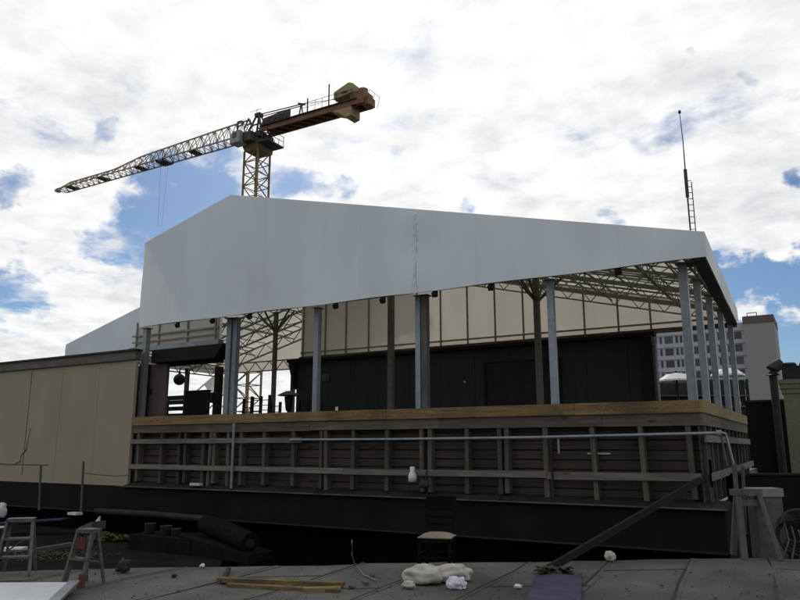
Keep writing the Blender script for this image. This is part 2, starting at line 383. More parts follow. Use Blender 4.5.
while yy < 21.3:
    b = MB(); b.box(XR-.045, XR+.025, yy, yy+.085, .66, 1.988); b.build('stud', 'weathered_v', par); yy += .72
# flat rails across the studs
for (a, c, z0, z1, yo) in ((XL, -10.6, 1.72, 1.84, 0), (XL, -9.4, 1.045, 1.165, .004), (-9.4, -4.7, 1.035, 1.16, 0), (-4.7, -1.95, 1.03, 1.165, .006)):
    b = MB(); b.obox(Vector(((a+c)/2, YF-.022+yo, (z0+z1)/2)), Vector(((c-a)/2-.003, 0, random.uniform(-.012, .012))), Vector((0, .019, 0)), Vector((0, 0, (z1-z0)/2))); b.build('rail', 'rail', par)
b = MB(); b.box(XR+.035, XR+.07, 13.46, 21.4, 1.70, 1.83); b.build('rail', 'rail', par)
b = MB(); b.obox(Vector((XR+.09, 17.4, 1.16)), Vector((.02, 0, 0)), Vector((0, 3.9, .05)), Vector((0, 0, .065))); b.build('rail', 'rail', par)
b = MB()
for z in (1.2, 1.45): b.box(XR+.06, XR+.09, 13.5, 13.58, z-.5, z+.2)
b.build('bracket', 'weathered_v', par)
# front tube rail
r = thing('handrail', 'galvanised scaffold tube running along the right part of the timber parapet', 'handrail', (-6, 13.42, 1.8))
b = MB(); b.tube([(-10.9, 13.425, 1.79), (-8, 13.42, 1.785), (-5, 13.42, 1.80), (-1.6, 13.36, 1.85)], .027, 12); b.build('tube', 'galv', r)
b = MB(); b.lathe([(.03, -.05), (.045, -.05), (.045, .05), (.03, .05)], (-1.6, 13.36, 1.85), 12); b.build('coupler', 'galv', r)
b = MB(); b.tube([(-1.6, 13.36, 1.87), (-1.50, 13.40, 1.84), (-1.42, 13.5, 1.30)], .022, 10); b.build('end_leg', 'galv', r); b = MB(); b.tube([(-1.57, 13.38, 1.8), (-1.52, 13.42, 1.3)], .018, 10); b.build('end_leg', 'stool', r)
b = MB(); b.bar((-1.42, 13.5, 1.35), (-1.43, 13.5, -.25), .07, .05); b.bar((-1.3, 13.6, 1.3), (-1.36, 13.6, .2), .05); b.build('corner_support', 'stool', r)
b = MB(); b.box(-4.6, -4.5, 13.40, 13.455, 1.62, 1.78); b.tube([(-4.55, 13.38, 1.77), (-4.55, 13.36, .62)], .024, 10); b.build('bracket', 'dark', r)
b = MB(); b.tube([(-4.41, 13.385, 1.77), (-4.41, 13.385, 1.5)], .02, 10); b.build('stub', 'galv', r)
t = MB(); t.box(-3.95, -3.52, 13.66, 13.695, 1.485, 1.515); tag(t.build('tape_strip', 'greentape'), 'pale green tape strip stuck between the parapet boards right of centre', 'tape')
t = MB(); t.box(-9.62, -9.56, 13.43, 13.455, 2.435, 2.52); tag(t.build('marker_peg', 'white'), 'tiny pale peg standing on the lumber cap near its middle', 'peg')
# galvanised upright standing in front of the left rails
pp = atY(233, 450, 13.40)
b = MB(); b.tube([(pp.x, 13.40, .64), (pp.x, 13.40, 2.2)], .035, 10); tag(b.build('scaffold_pole', 'galv'), 'grey tube upright in front of the parapet under the ridge post', 'pole')
# diagonal timber
p0 = atY(700, 480, 13.12); p1 = atZ(545, 571, .02)
b = MB(); b.bar(p0, p1, .05, .10); tag(b.build('leaning_timber', 'brown_dark'), 'dark timber leaning from the roof edge up to the parapet corner', 'timber')

# ------------------------------------------------------------------ tent
ZE = 4.95; RX, RZ = -13.2, 8.27; TX0, TX1 = -16.47, -1.55; WX0 = -24.2; YB = 21.5; YW = 16.5; YB2 = 24.3
def roofz(x): return RZ-abs(x-RX)*(.2455 if x > RX else .262)
tent = thing('event_tent', 'large white gabled event tent over the terrace, open at the front', 'tent', (-9, 17, 1))
def sheet(b, pts_fn, nu, nv):
    vs = [pts_fn(i/nu, j/nv) for j in range(nv+1) for i in range(nu+1)]
    b.add(vs, [(j*(nu+1)+i, j*(nu+1)+i+1, (j+1)*(nu+1)+i+1, (j+1)*(nu+1)+i) for j in range(nv) for i in range(nu)], True)
# front gable cloth: two lengths laced together
def gable(b, x0, x1, y, zb, sag=.03, seed=0):
    nu = max(6, int((x1-x0)/.35))
    def fn(u, v):
        x = x0+(x1-x0)*u; zt = roofz(x)
        z = zb(x)+(zt-zb(x))*v
        lac = math.exp(-((x+7.5)/.22)**2)*.03*math.sin(z*5)
        return Vector((x+.012*math.sin(z*3+seed), y-.008*math.sin(PI*v)*math.sin(x*2.1+seed)-lac, z))
    sheet(b, fn, nu, 10)
b = MB(); gable(b, TX0, -13.2, 13.42, lambda x: ZE+.012*math.sin(x*2)); gable(b, -13.2, -7.48, 13.42, lambda x: ZE+.012*math.sin(x*2)); gable(b, -7.47, TX1, 13.415, lambda x: ZE+.01*math.sin(x*2))
b.build('front_gable', 'pvc', tent)
b = MB()
for k in range(9):
    z = 5.1+k*.19; b.tube([(-7.56+.03*math.sin(k), 13.395, z), (-7.50, 13.36, z+.06), (-7.46+.03*math.sin(k*2.1), 13.39, z+.13)], .004, 6)
b.tube([(-7.62, 13.39, 4.98), (-7.46, 13.385, 5.7), (-7.58, 13.385, 6.75)], .004, 6)
b.build('lacing', 'pvc', tent)
# left wing gable, set back
b = MB(); gable(b, WX0, -16.3, YW, lambda x: ZE+.02, seed=2); b.build('wing_gable', 'pvc', tent)
b = MB(); b.poly([(-20.25, YW-.05, ZE+.03), (-16.42, YW-.05, ZE+.03), (-16.42, YW-.05, 6.9), (-20.25, YW-.05, 5.9)]); b.build('wing_warm_lit_sheet', 'liner', tent)  # added cream sheet over the gable: the tent's warm inside light put into colour
b = MB()
for xx in (-20.2, -19.1, -17.75, -16.5): b.bar((xx, YW-.09, ZE), (xx, YW-.09, roofz(xx)-.6), .045)
b.bar((-20.4, YW-.1, ZE+.42), (-16.4, YW-.1, ZE+.42), .05); b.bar((-20.4, YW-.1, ZE+.2), (-16.4, YW-.1, ZE+.2), .04)
b.build('wing_frame', 'steel_brown', tent)
b = MB(); b.box(-20.5, -16.3, YW-.14, YW+.1, ZE-.12, ZE+.03); b.build('wing_sill', 'galv', tent)
# roof cloth
b = MB()
sheet(b, lambda u, v: Vector((RX+(TX1-.29*v-RX)*u, 13.42+(YB+.1-13.42)*v, roofz(RX+(TX1-RX)*u)+.006-.04*math.sin(PI*u*5)**2*math.sin(PI*v*4)**2)), 30, 20)
sheet(b, lambda u, v: Vector((RX+(TX0-RX)*u, 13.42+(YB2-13.42)*v, roofz(RX+(TX0-RX)*u)+.006)), 8, 20)
sheet(b, lambda u, v: Vector((TX0+(WX0-TX0)*u, YW+(YB2-YW)*v, roofz(TX0+(WX0-TX0)*u)+.006-.04*math.sin(PI*u*3)**2*math.sin(PI*v*4)**2)), 18, 16)
sheet(b, lambda u, v: Vector((RX+(-17-RX)*u, YB+.1+(YB2-YB)*v, roofz(RX+(-17-RX)*u)+.002)), 4, 6)
b.build('roof', 'roofcloth', tent)
# back wall with its studs
b = MB()
sheet(b, lambda u, v: Vector((-17.05+(TX1-.3+17.05)*u, YB+.02*math.sin(u*40), 4.95+(roofz(-17.05+(TX1-.3+17.05)*u)-4.95)*v)), 60, 5); b.build('back_wall', 'liner', tent)
for i in range(15):
    xx = -16.9+i*.985+random.uniform(-.04, .04)
    if xx > -2: break
    b = MB(); b.bar((xx, YB-.06, 4.98), (xx, YB-.06, roofz(xx)-.05), .05); b.build('wall_stud', 'steel_brown', tent)
b = MB(); b.bar((-17, YB-.09, 5.14), (-1.95, YB-.09, 5.14), .05); b.build('wall_rail', 'steel_brown', tent)
b = MB(); b.box(-17.05, -1.87, YB-.12, YB-.03, 4.86, 4.99); b.build('wall_sill', 'weathered', tent)
b = MB(); b.poly([(WX0, YB2, roofz(WX0)), (WX0, YB2, ZE), (-17, YB2, ZE), (-17, YB2, roofz(-17))]); b.build('rear_gable', 'roofcloth', tent)
b = MB(); b.poly([(WX0, YW, roofz(WX0)), (WX0, YW, ZE), (WX0, YB2, ZE), (WX0, YB2, roofz(WX0))]); b.build('side_valance', 'pvc_side', tent)
b = MB(); b.poly([(-17.06, YB, 4.95), (-17.06, YB2, 4.95), (-17.06, YB2, roofz(-17.06)), (-17.06, YB, roofz(-17.06))]); b.build('return_wall', 'liner', tent)
# right valance and eave beam
b = MB()
sheet(b, lambda u, v: Vector((TX1-.29*u+.02*math.sin(u*9)*(1-v), 13.415+(YB+.2-13.415)*u, ZE+.0+(roofz(TX1)-ZE)*v+.01*math.sin(u*14)*(1-v))), 24, 3); b.build('side_valance', 'pvc_side', tent)
b = MB(); b.poly([(TX1-.26, 13.5, ZE-.02), (TX1-.03, 13.5, ZE-.02), (TX1-.32, YB+.1, ZE-.02), (TX1-.52, YB+.1, ZE-.02)], (0, 0, .07)); b.build('eave_beam', 'soffit', tent)
b = MB(); b.bar((TX0+.05, 13.47, ZE+.02), (TX1-.45, 13.47, ZE+.02), .04); b.build('front_eave_tube', 'steel_brown', tent)
# lattice trusses running down both slopes at each bay
def lattice(b, A, B, depth, step, wc, ww, drop=Vector((0, 0, -1))):
    A = Vector(A); B = Vector(B); n = max(2, int((B-A).length/step)); a2 = A+drop*depth; b2 = B+drop*depth
    b.bar(A, B, wc); b.bar(a2, b2, wc)
    for i in range(n):
        t0, t1 = i/n, (i+1)/n; up0 = A.lerp(B, t0); lo1 = a2.lerp(b2, (t0+t1)/2); up1 = A.lerp(B, t1)
        b.bar(up0, lo1, ww); b.bar(lo1, up1, ww)
for k, y in enumerate((13.62, 15.45, 17.45, 19.45, 21.3)):
    b = MB(); lattice(b, (RX, y, roofz(RX)-.08), (-1.95, y, roofz(-1.95)-.08), .42, .7, .042, .024); b.build('roof_truss', 'steel_brown', tent)
for k, y in enumerate((14.1, 14.75, 16.1, 16.8, 18.1, 18.8, 20.1, 20.7)):
    b = MB(); lattice(b, (RX, y, roofz(RX)-.06), (-1.95, y, roofz(-1.95)-.06), .3, .8, .04, .02); b.build('roof_truss', 'steel_brown', tent)
for k, y in enumerate((13.62, 15.3)):
    b = MB(); lattice(b, (RX, y, roofz(RX)-.08), (TX0+.15, y, roofz(TX0)-.08), .42, .7, .042, .024); b.build('roof_truss', 'steel_brown', tent)
for k, y in enumerate((17.2, 18.9, 20.6, 22.3, 24.1)):
    b = MB(); lattice(b, (RX, y, roofz(RX)-.08), (WX0+.1, y, roofz(WX0+.1)-.08), .45, .95, .06, .03); b.build('roof_truss', 'steel_brown', tent)
# purlins along the ridge direction, each a light lattice
for x in (-3.2, -5.2, -7.2, -9.2, -11.2):
    b = MB(); lattice(b, (x, 13.5, roofz(x)-.05), (x, 21.4, roofz(x)-.05), .3, .95, .035, .02); b.build('purlin', 'steel_brown', tent)
for x in (-15.2, -17.4, -19.6, -21.8, -23.9):
    b = MB(); lattice(b, (x, 13.5 if x > -16.5 else YW+.1, roofz(x)-.05), (x, 24.2, roofz(x)-.05), .3, .95, .04, .022); b.build('purlin', 'steel_brown', tent)
for k in range(13):
    x = -2.7-.82*k; b = MB(); b.bar((x, 13.5, roofz(x)-.1), (x, 21.4, roofz(x)-.1), .03); b.build('purlin', 'steel_brown', tent)
for k in range(10):
    x = -14-1.0*k; b = MB(); b.bar((x, 13.5 if x > -16.5 else YW+.1, roofz(x)-.1), (x, 24.2, roofz(x)-.1), .03); b.build('purlin', 'steel_brown', tent)
b = MB(); b.bar((RX, 13.5, RZ-.06), (RX, 24.2, RZ-.06), .08); b.build('ridge_beam', 'steel_brown', tent)
for (x0, y0, x1, y1) in ((-2.2, 13.7, -7.2, 15.4), (-7.2, 13.7, -2.2, 15.4), (-2.2, 17.4, -7.2, 19.4), (-7.2, 17.4, -2.2, 19.4), (-17, 17.2, -23.5, 20.6), (-23.5, 17.2, -17, 20.6), (-17, 20.7, -23.5, 24), (-23.5, 20.7, -17, 24)):
    b = MB(); b.tube([(x0, y0, roofz(x0)-.12), (x1, y1, roofz(x1)-.12)], .016, 6); b.build('wind_brace', 'steel_brown', tent)
# eave lattice on the right side
b = MB(); lattice(b, (-2.0, 13.5, roofz(-2)-.08), (-2.0, 21.5, roofz(-2)-.08), .36, .5, .04, .028); b.build('eave_truss', 'steel_brown', tent)
b = MB(); lattice(b, (WX0+.1, YW+.1, roofz(WX0)-.05), (WX0+.1, YB2, roofz(WX0)-.05), .5, .9, .05, .03); lattice(b, (WX0, YB2-.05, ZE+.42), (-17, YB2-.05, ZE+.42), .42, .8, .05, .03); b.build('eave_truss', 'steel_brown', tent)
# posts
def post(x, y, w, m, z0=1.0, z1=4.97, d=None, base=True):
    b = MB(); d = d or w; b.box(x-w/2, x+w/2, y-d/2, y+d/2, z0, z1)
    b.box(x-w*.8, x+w*.8, y-d*.8, y+d*.8, z1, z1+.02)
    p = b.build('post', m, tent)
    q = MB(); q.box(x-w*1.1, x+w*1.1, y-d*1.1, y+d*1.1, z0, z0+.015); q.build('base_plate', m, p)
    return p
post(atY(145, 360, 13.86).x, 13.86, .15, 'galv')
for px, wpx in ((317, .135), (553.5, .13), (690, .15)):
    x = (atY(px, 360, 13.9)).x; post(x, 13.9, wpx, 'galv')
xr = atY(229.5, 360, 13.9).x; post(xr, 13.9, .16, 'galv'); post(xr+.175, 13.93, .14, 'galv')
xr = atY(419, 360, 13.9).x; post(xr, 13.9, .12, 'galv'); post(xr+.15, 13.93, .14, 'paintedgrey')
for y in (15.55, 17.3, 19.3, 21.4): post(-2.03, y, .13, 'galv', z1=5.0)
def tree_post(x, y, w, m):
    zt = roofz(x)-.5; post(x, y, w, m, z1=zt)
    for (dx, dy) in ((-.75, 0), (.75, 0), (0, -.75), (0, .75), (-.4, -.6), (.4, .6)):
        b = MB(); b.bar((x, y, zt-.75), (x+dx, y+dy, roofz(x+dx)-.45), .05); b.build('knee_brace', m, tent)
tree_post(atY(391, 340, 17.5).x, 17.5, .15, 'olive'); tree_post(atY(538, 340, 17.5).x, 17.5, .14, 'olive'); tree_post(atY(275, 350, 20.6).x, 20.6, .13, 'olive')
for px, y in ((187, 22.3), (293, 24.1)): post(atY(px, 380, y).x, y, .15, 'dark_green', z1=5.0)
# small floodlights along the front eave
sl0 = None
for px, py in ((178, 323), (213, 319), (250, 313), (336, 304), (383, 298), (435, 291), (491, 284), (618, 268), (690, 259)):
    p = atY(px, py, 13.5)
    if sl0 is None:
        sl0 = thing('floodlight', 'small black floodlight in the row fixed under the front tent eave', 'floodlight', (0, 0, 0), group='floodlights under the tent eave')
        b = MB(); b.obox(Vector((0, -.02, -.07)), Vector((.055, 0, 0)), Vector((0, .03, .02)), Vector((0, -.03, .045))); b.build('lamp_head', 'dark', sl0)
        b = MB(); b.bar((-.06, 0, 0), (-.06, 0, -.09), .012, .02); b.bar((.06, 0, 0), (.06, 0, -.09), .012, .02); b.bar((-.06, 0, 0), (.06, 0, 0), .02); b.build('yoke', 'dark', sl0)
        o = sl0
    else: o = copy_tree(sl0)
    o.location = (p.x, 13.5, ZE-.01)

# ------------------------------------------------------------------ beige rendered building at the left
bb = thing('rendered_building', 'low beige rendered building with grey fascia, left of the parapet', 'building', (-22, 13.5, .6))
b = MB(); b.box(-31, -16.52, 13.47, 13.56, .595, 4.02); b.build('wall', 'beige', bb)
b = MB(); b.box(-31, -16.5, 13.40, 13.6, 4.03, 4.27); b.build('fascia', 'fascia', bb)
b = MB(); b.box(-31, -16.48, 13.36, 13.64, 4.275, 4.33); b.box(-31, -20.5, 13.64, 17, 4.275, 4.33); b.build('roof', 'dark', bb)
b = MB(); b.box(-31, -20.6, 13.57, 16.9, .6, 4.0); b.build('body', 'beige', bb)
xx = atY(27, 420, 13.45).x; b = MB(); b.bar((xx, 13.466, .8), (xx-.02, 13.466, 3.95), .02, .012); b.build('joint_strip', 'brown', bb)
for px in (58, 95):
    xx = atY(px, 420, 13.45).x; b = MB(); b.bar((xx, 13.468, .62), (xx, 13.468, 4.0), .012, .008); b.build('joint_strip', 'beige', bb)
b = MB(); b.box(-16.9, -16.6, 13.42, 13.5, .43, .6); b.build('patch', 'fascia', bb)
b = MB()
q = [atY(a, c, 13.45) for a, c in ((0, 463), (14, 464), (20, 461), (21, 455), (26, 450), (30, 428))]
b.tube(q, .012, 6); tag(b.build('wall_cable', 'cable'), 'thin dark cable hanging down the beige wall at far left', 'cable')
# two thin poles with guard wires before it
p = thing('guard_pole', 'thin grey guard pole with crossbar, left of two before the beige wall', 'pole', (-18.9, 12.6, -.1), group='guard poles')
b = MB(); b.tube([atY(39, 510, 12.6), atY(41, 465, 12.6)], .03, 8); b.build('pole', 'stool', p)
b = MB(); b.tube([atY(0, 464, 12.6), atY(40, 465, 12.6), atY(48, 465, 12.6)], .018, 8); b.build('crossbar', 'stool', p)
p = thing('guard_pole', 'thin grey guard pole tied back to the parapet by a wire', 'pole', (-17.1, 12.6, -.1), group='guard poles')
b = MB(); b.tube([atY(81, 514, 12.6), atY(83.5, 461, 12.6)], .03, 8); b.build('pole', 'stool', p)
b = MB(); b.tube([atY(84, 473, 12.6), atY(100, 475, 12.8), atY(115, 476, 13.0), atY(131, 475, 13.3)], .012, 6); b.build('wire', 'stool', p)

# ------------------------------------------------------------------ brown shed behind the parapet (under the tent's left end)
sh = thing('garden_bar', 'dark brown timber shed with flat roof under the left end of the tent', 'shed', (-15.5, 15, 1))
b = MB(); b.poly([(-16.48, 13.95, 3.98), (-14.0, 13.95, 3.98), (-13.72, 13.95, 4.34), (-16.48, 13.95, 4.34)], (0, .55, 0)); b.build('roof', 'brown_dark', sh)
xw = atY(169, 380, 14.25).x
b = MB(); b.box(-17.4, xw, 14.15, 14.25, 1, 3.97); b.build('wall', 'brown', sh)
b = MB(); b.box(-17.15, -16.72, 14.11, 14.145, 1, 3.975); b.build('corner_post', 'brown_dark', sh)
b = MB(); x = atY(219, 380, 15.6).x; b.box(x-.09, x+.09, 15.5, 15.68, 1, 3.97); b.build('corner_post', 'brown_dark', sh)
b = MB(); b.box(x-.13, x-.05, 15.4, 15.5, 2.9, 3.2); b.build('switch_box', 'dark', sh)
b = MB(); p = atY(151, 391, 14.14); b.box(p.x-.03, p.x+.03, 14.1, 14.148, p.z-.08, p.z+.08); b.build('handle', 'dark', sh)
b = MB(); b.box(-16.4, -14.1, 14.3, 14.4, 3.9, 3.97); b.build('lintel', 'brown_dark', sh)
# hanging globe lamp
p = atY(179.3, 379.5, 15.2)
gl = thing('pendant_lamp', 'round dark globe lamp hanging from the brown shed roof', 'lamp', (p.x, p.y, p.z))
b = MB(); R = .172
b.lathe([(max(.004, R*math.sin(PI*i/14)), -R*math.cos(PI*i/14)) for i in range(15)], p, 24); b.build('shade', 'dark_green', gl)
b = MB(); b.lathe([(.05, .15), (.02, .24), (.012, .3)], p, 10); b.build('cap', 'dark', gl)
b = MB(); b.tube([p+Vector((0, 0, .28)), p+Vector((0, 0, .62))], .009, 6); b.build('cord', 'dark', gl)
# louvred screen + dark panel behind the parapet
ls = thing('louvre_screen', 'low dark screen with open horizontal slats beside the brown shed', 'screen', (-16, 16.4, 1))
x0, x1 = atY(168, 400, 16.4).x, atY(185, 400, 16.4).x
b = MB()
for z in (2.34, 2.56, 2.78, 2.98): b.box(x0, x1, 16.36, 16.44, z, z+.13)
b.box(x0, x1, 16.36, 16.44, 3.12, 3.26); b.build('slats', 'dark', ls)
b = MB(); b.box(x0-.07, x0, 16.34, 16.46, 1, 3.26); b.box(x1, x1+.07, 16.34, 16.46, 1, 3.26); b.build('frame', 'dark', ls)
p = atY(163.5, 401, 15.0)
b = MB(); b.box(p.x-.05, p.x+.05, 14.95, 15.05, 1, p.z); b.box(p.x-.05, p.x+.2, 14.95, 15.05, p.z, p.z+.04); tag(b.build('timber_stand', 'fascia'), 'pale stub post with short arm between shed wall and slatted screen', 'post')
b = MB(); x0, x1 = atY(186, 400, 17.4).x, atY(209, 400, 17.4).x
b.box(x0, x1, 17.35, 17.45, 1, atY(197, 391.5, 17.4).z); b.box(x0-.02, x1+.02, 17.3, 17.5, atY(197, 391.5, 17.4).z, atY(197, 390.5, 17.4).z)
tag(b.build('dark_board', 'brown_dark'), 'solid dark brown board panel right of the slatted screen', 'panel')
# small white marquee further back
sm = thing('small_marquee', 'small pale pointed marquee seen behind the brown shed', 'marquee', (-29.9, 31, 1))
A = atY(218, 372, 30); Bq = atY(193, 393, 30); Cq = atY(229, 383, 30)
b = MB(); b.poly([A, Bq, Bq+Vector((-.9, .9, 0)), A+Vector((-.9, .9, .0))]); b.poly([A, A+Vector((0, .2, 0)), Cq+Vector((0, .2, 0)), Cq]); b.build('roof', 'pvc_side', sm)
b = MB(); b.poly([A+Vector((0, .02, 0)), atY(204, 385, 30.02), atY(209, 392, 30.02), atY(218, 395, 30.02), atY(228, 392, 30.02), Cq]); b.build('gable', 'liner', sm)
b = MB()
for px in (208, 214, 231): q = atY(px, 395, 30.05); b.bar((q.x, 30.05, 1), (q.x, 30.05, q.z+.2), .09)
q0, q1 = atY(208, 392, 30.05), atY(226, 410, 30.05); b.bar(q0, q1, .05); b.bar((q0.x, 30.05, q1.z), (q1.x, 30.05, q0.z), .05); b.build('frame', 'steel_brown', sm)

# ------------------------------------------------------------------ dark bar building along the back
kb = thing('bar_building', 'long black boarded bar building under the tent back wall', 'building', (-10.6, 22.5, 1))
X0, X1 = -17.0, atY(655, 370, 21.2).x
b = MB()
x = X0; i = 0
while x < X1-.05:
    c = min(x+1.22, X1)
    b.box(x+.005, c-.005, 21.2+random.uniform(0, .012), 21.32, 1, 4.74); x = c; i += 1
b.build('front_wall', 'dark_green', kb)
b = MB(); b.box(X0+.02, X1-.3, 21.33, 21.75, 1, 4.7); b.build('body', 'dark', kb)
b = MB(); b.box(X0-.3, X1+.08, 20.95, 21.36, 4.745, 4.85); b.build('roof_edge', 'brown_dark', kb)
b = MB(); b.poly([(X0-.3, 21.05, 4.74), (X0-.02, 21.05, 4.74), (X0-.02, 21.05, 3.75)], (0, .2, 0)); b.build('awning_bracket', 'dark', kb)
p = atY(325.5, 378, 21.15); b = MB(); b.box(p.x-.16, p.x+.16, 21.14, 21.195, p.z-.13, p.z+.13)
for k in range(5): b.box(p.x-.15, p.x+.15, 21.12, 21.14, p.z-.11+k*.05, p.z-.09+k*.05)
b.build('vent_grille', 'fascia', kb)
p = atY(465, 382, 21.15); b = MB(); b.lathe([(.005, -.04), (.035, -.02), (.035, .02), (.005, .04)], (p.x, 21.14, p.z), 10); b.build('wall_lamp', 'white', kb)
for px in (485, 560):
    xx = atY(px, 380, 21.18).x; b = MB(); b.bar((xx, 21.17, 1), (xx, 21.17, 4.3), .06, .04); b.build('door_frame', 'brown_dark', kb)
b = MB(); xa, xb = atY(486, 380, 21.18).x, atY(559, 380, 21.18).x; b.bar((xa, 21.17, 4.3), (xb, 21.17, 4.3), .06, .04); b.box(xa+.05, xb-.05, 21.175, 21.19, 1, 4.26); b.build('shutter', 'dark', kb)
b = MB(); x = atY(652, 370, 21.0).x; b.box(x-.25, x+.1, 20.7, 21.1, 1, 4.7); b.build('side_jamb', 'brown_dark', kb)
b = MB(); x = atY(657.5, 380, 20.8).x; b.tube([(x, 20.8, 1), (x, 20.8, 4.5)], .05, 8); b.tube([(x, 20.8, 4.4), (x-.35, 20.8, 4.6)], .035, 8); tag(b.build('downpipe', 'galv'), 'grey downpipe at the right corner of the black bar building', 'pipe')

# patio heater
p = atY(288.5, 409, 18.5)
ph = thing('patio_heater', 'dark mushroom topped patio heater left of the black bar building', 'heater', (p.x, 18.5, 1))
q = Vector((p.x, 18.5, 0))
b = MB(); b.lathe([(.26, 1.0), (.27, 1.03), (.24, 1.5), (.08, 1.55)], q, 18); b.build('base', 'dark', ph)
b = MB(); b.tube([q+Vector((0, 0, 1.5)), q+Vector((0, 0, 2.85))], .05, 10); b.build('pole', 'dark', ph)
b = MB(); b.lathe([(.07, 2.78), (.1, 2.85), (.13, 3.1), (.14, 3.16), (.14, 3.27)], q, 18); b.build('burner', 'dark', ph)
b = MB(); b.lathe([(.37, 3.28), (.36, 3.30), (.24, 3.37), (.1, 3.43), (.02, 3.44)], q, 24); b.build('reflector', 'fascia', ph)
# tall bar chairs behind the parapet: backs show as dark sticks
labs = ['tall dark bar chair close behind the ridge posts', 'dark bar chair with tallest back, left of the patio heater', 'dark bar chair with narrow back, second left of the patio heater',
        'low dark bar chair just left of the patio heater', 'dark bar chair half behind the patio heater', 'dark bar chair between patio heater and black building']
for (px, top, y), lb in zip(((243, 398, 18.0), (251, 396, 17.2), (260, 396, 18.6), (270, 402, 17.4), (299, 400, 19.4), (312, 402, 18.8)), labs):
    q = atY(px, top, y); t = thing('bar_chair', lb, 'chair', (q.x, y, 1), group='bar chairs on the terrace'); h = q.z
    X, Y_ = q.x, y
    b = MB()
    for dx in (-.19, .19): b.bar((X+dx, Y_+.2, 1), (X+dx*1.02, Y_+.27, h+random.uniform(0, .05)), .07)
    b.build('back_posts', 'dark', t)
    b = MB()
    for z in (h-.12, h-.3, h-.46): b.bar((X-.19, Y_+.26, z), (X+.19, Y_+.26, z), .10, .02)
    b.build('back_slats', 'dark', t)
    b = MB(); b.box(X-.22, X+.22, Y_-.2, Y_+.22, h-.72, h-.66); b.build('seat', 'dark', t)
    for dx in (-.18, .18):
        b = MB(); b.bar((X+dx, Y_-.17, 1), (X+dx, Y_-.17, h-.72), .04); b.build('leg', 'dark', t)

# ------------------------------------------------------------------ terrace end at the right: umbrellas + dark glazed screen
def umbrella(c, r, zt, label):
    t = thing('patio_umbrella', label, 'umbrella', (c.x, c.y, 0), group='white patio umbrellas')
    b = MB(); n = 8; ap = Vector((c.x, c.y, zt)); rim = [Vector((c.x+r*math.cos(2*PI*k/n+.3), c.y+r*math.sin(2*PI*k/n+.3), zt-.26)) for k in range(n)]
    mid = [ap.lerp(v, .55)+Vector((0, 0, .09)) for v in rim]
    vs = [ap]+mid+rim+[v-Vector((0, 0, .06)) for v in rim]
    fs = [(0, 1+k, 1+(k+1) % n) for k in range(n)]
    for o in (1, 1+n): fs += [(o+k, o+(k+1) % n, o+n+(k+1) % n, o+n+k) for k in range(n)]
    b.add(vs, fs); b.build('canopy', 'canvas_white', t)
    b = MB(); b.tube([(c.x, c.y, 1), (c.x, c.y, zt+.08)], .035, 8); b.build('pole', 'brown_dark', t)
    for k in range(n):
        b = MB(); b.bar(ap-Vector((0, 0, .02)), rim[k]+Vector((0, 0, -.01)), .025); b.build('rib', 'brown_dark', t)
b = MB(); b.box(-14, 4, 25.62, 40, .4, .9); tag(b.build('rear_terrace', 'concrete'), kind='structure')
umbrella(atD(676, 372, 27), .66, atD(676, 373, 27).z, 'white patio umbrella at the terrace end, left one nearer the bar building')
umbrella(atD(727, 367, 27), .62, atD(727, 368, 27).z, 'white patio umbrella at the terrace end, right one near the corner posts')
sc = thing('back_bar', 'dark shelving bar below the white umbrellas at the terrace end', 'bar', (-4, 27.5, .9))
q0, q1 = atD(660, 400, 28.5), atD(749, 400, 28.5); zt = atD(700, 379, 28.5).z
d = (q1-q0); d.z = 0; dn = d.normalized(); nn = Vector((-dn.y, dn.x, 0))
def wbox(b, s0, s1, z0, z1, off, th):
    a = q0+dn*s0; c = q0+dn*s1; m_ = (a+c)/2+nn*off; m_.z = (z0+z1)/2
    b.obox(m_, dn*((s1-s0)/2), nn*(th/2), Vector((0, 0, (z1-z0)/2)))
Lq = d.length
b = MB(); wbox(b, 0, Lq, .9, zt, .3, .1); b.build('back_panel', 'dark_green', sc)
b = MB()
for k in range(4): wbox(b, 0.02, Lq-.02, 2.35+k*.42, 2.39+k*.42, .1, .3)
b.build('shelves', 'fascia', sc)
b = MB()
for k in range(6): wbox(b, Lq*k/5-.04, Lq*k/5+.04, .9, zt, .05, .1)
b.build('uprights', 'dark', sc)
for k in range(14):
    s = .2+k*.23+random.uniform(-.05, .05); z = 2.39+.42*random.choice((0, 1, 2)); a = q0+dn*s+nn*.08
    b = MB(); b.lathe([(.04, 0), (.042, .16), (.015, .21), (.015, .27)], (a.x, a.y, z), 8)
    tag(b.build('bottle', random.choice(('white', 'alu', 'fascia'))), 'small pale bottle on the dark shelving bar under the umbrellas', 'bottle', 'bottles on the back bar')

# ------------------------------------------------------------------ right side: dark blocks, vent pipe, buff stack
b = MB(); p = atD(751, 476, 24); q = atD(786, 402, 24)
wl = thing('neighbour_block', 'tall black flat wall behind the parapet corner at right', 'wall', (-1.5, 26.5, -4))
c0 = atD(746, 440, 24); c1 = atD(787, 440, 24)
yn = 25.0; xa, xb, zq = atY(749, 440, yn).x, atY(789, 440, yn).x, atY(770, 402, yn).z
b.box(xa, xb, yn, yn+3, -4, zq); b.build('wall', 'black_wall', wl)
b = MB(); b.box(xa-.05, xb+.05, yn-.05, yn+3.05, zq+.002, zq+.07); b.build('coping', 'ledge', wl)
b = MB(); b.bar(atY(778, 405, yn-.05), atY(781, 470, yn-.05), .05); b.build('conduit', 'ledge', wl)
lw = thing('boundary_wall', 'low black wall at right behind the grey sawhorse', 'wall', (0, 14.8, -4))
c0 = atD(733, 480, 14.6); c1 = atD(870, 480, 14.6); zt = atD(760, 475.5, 14.6).z
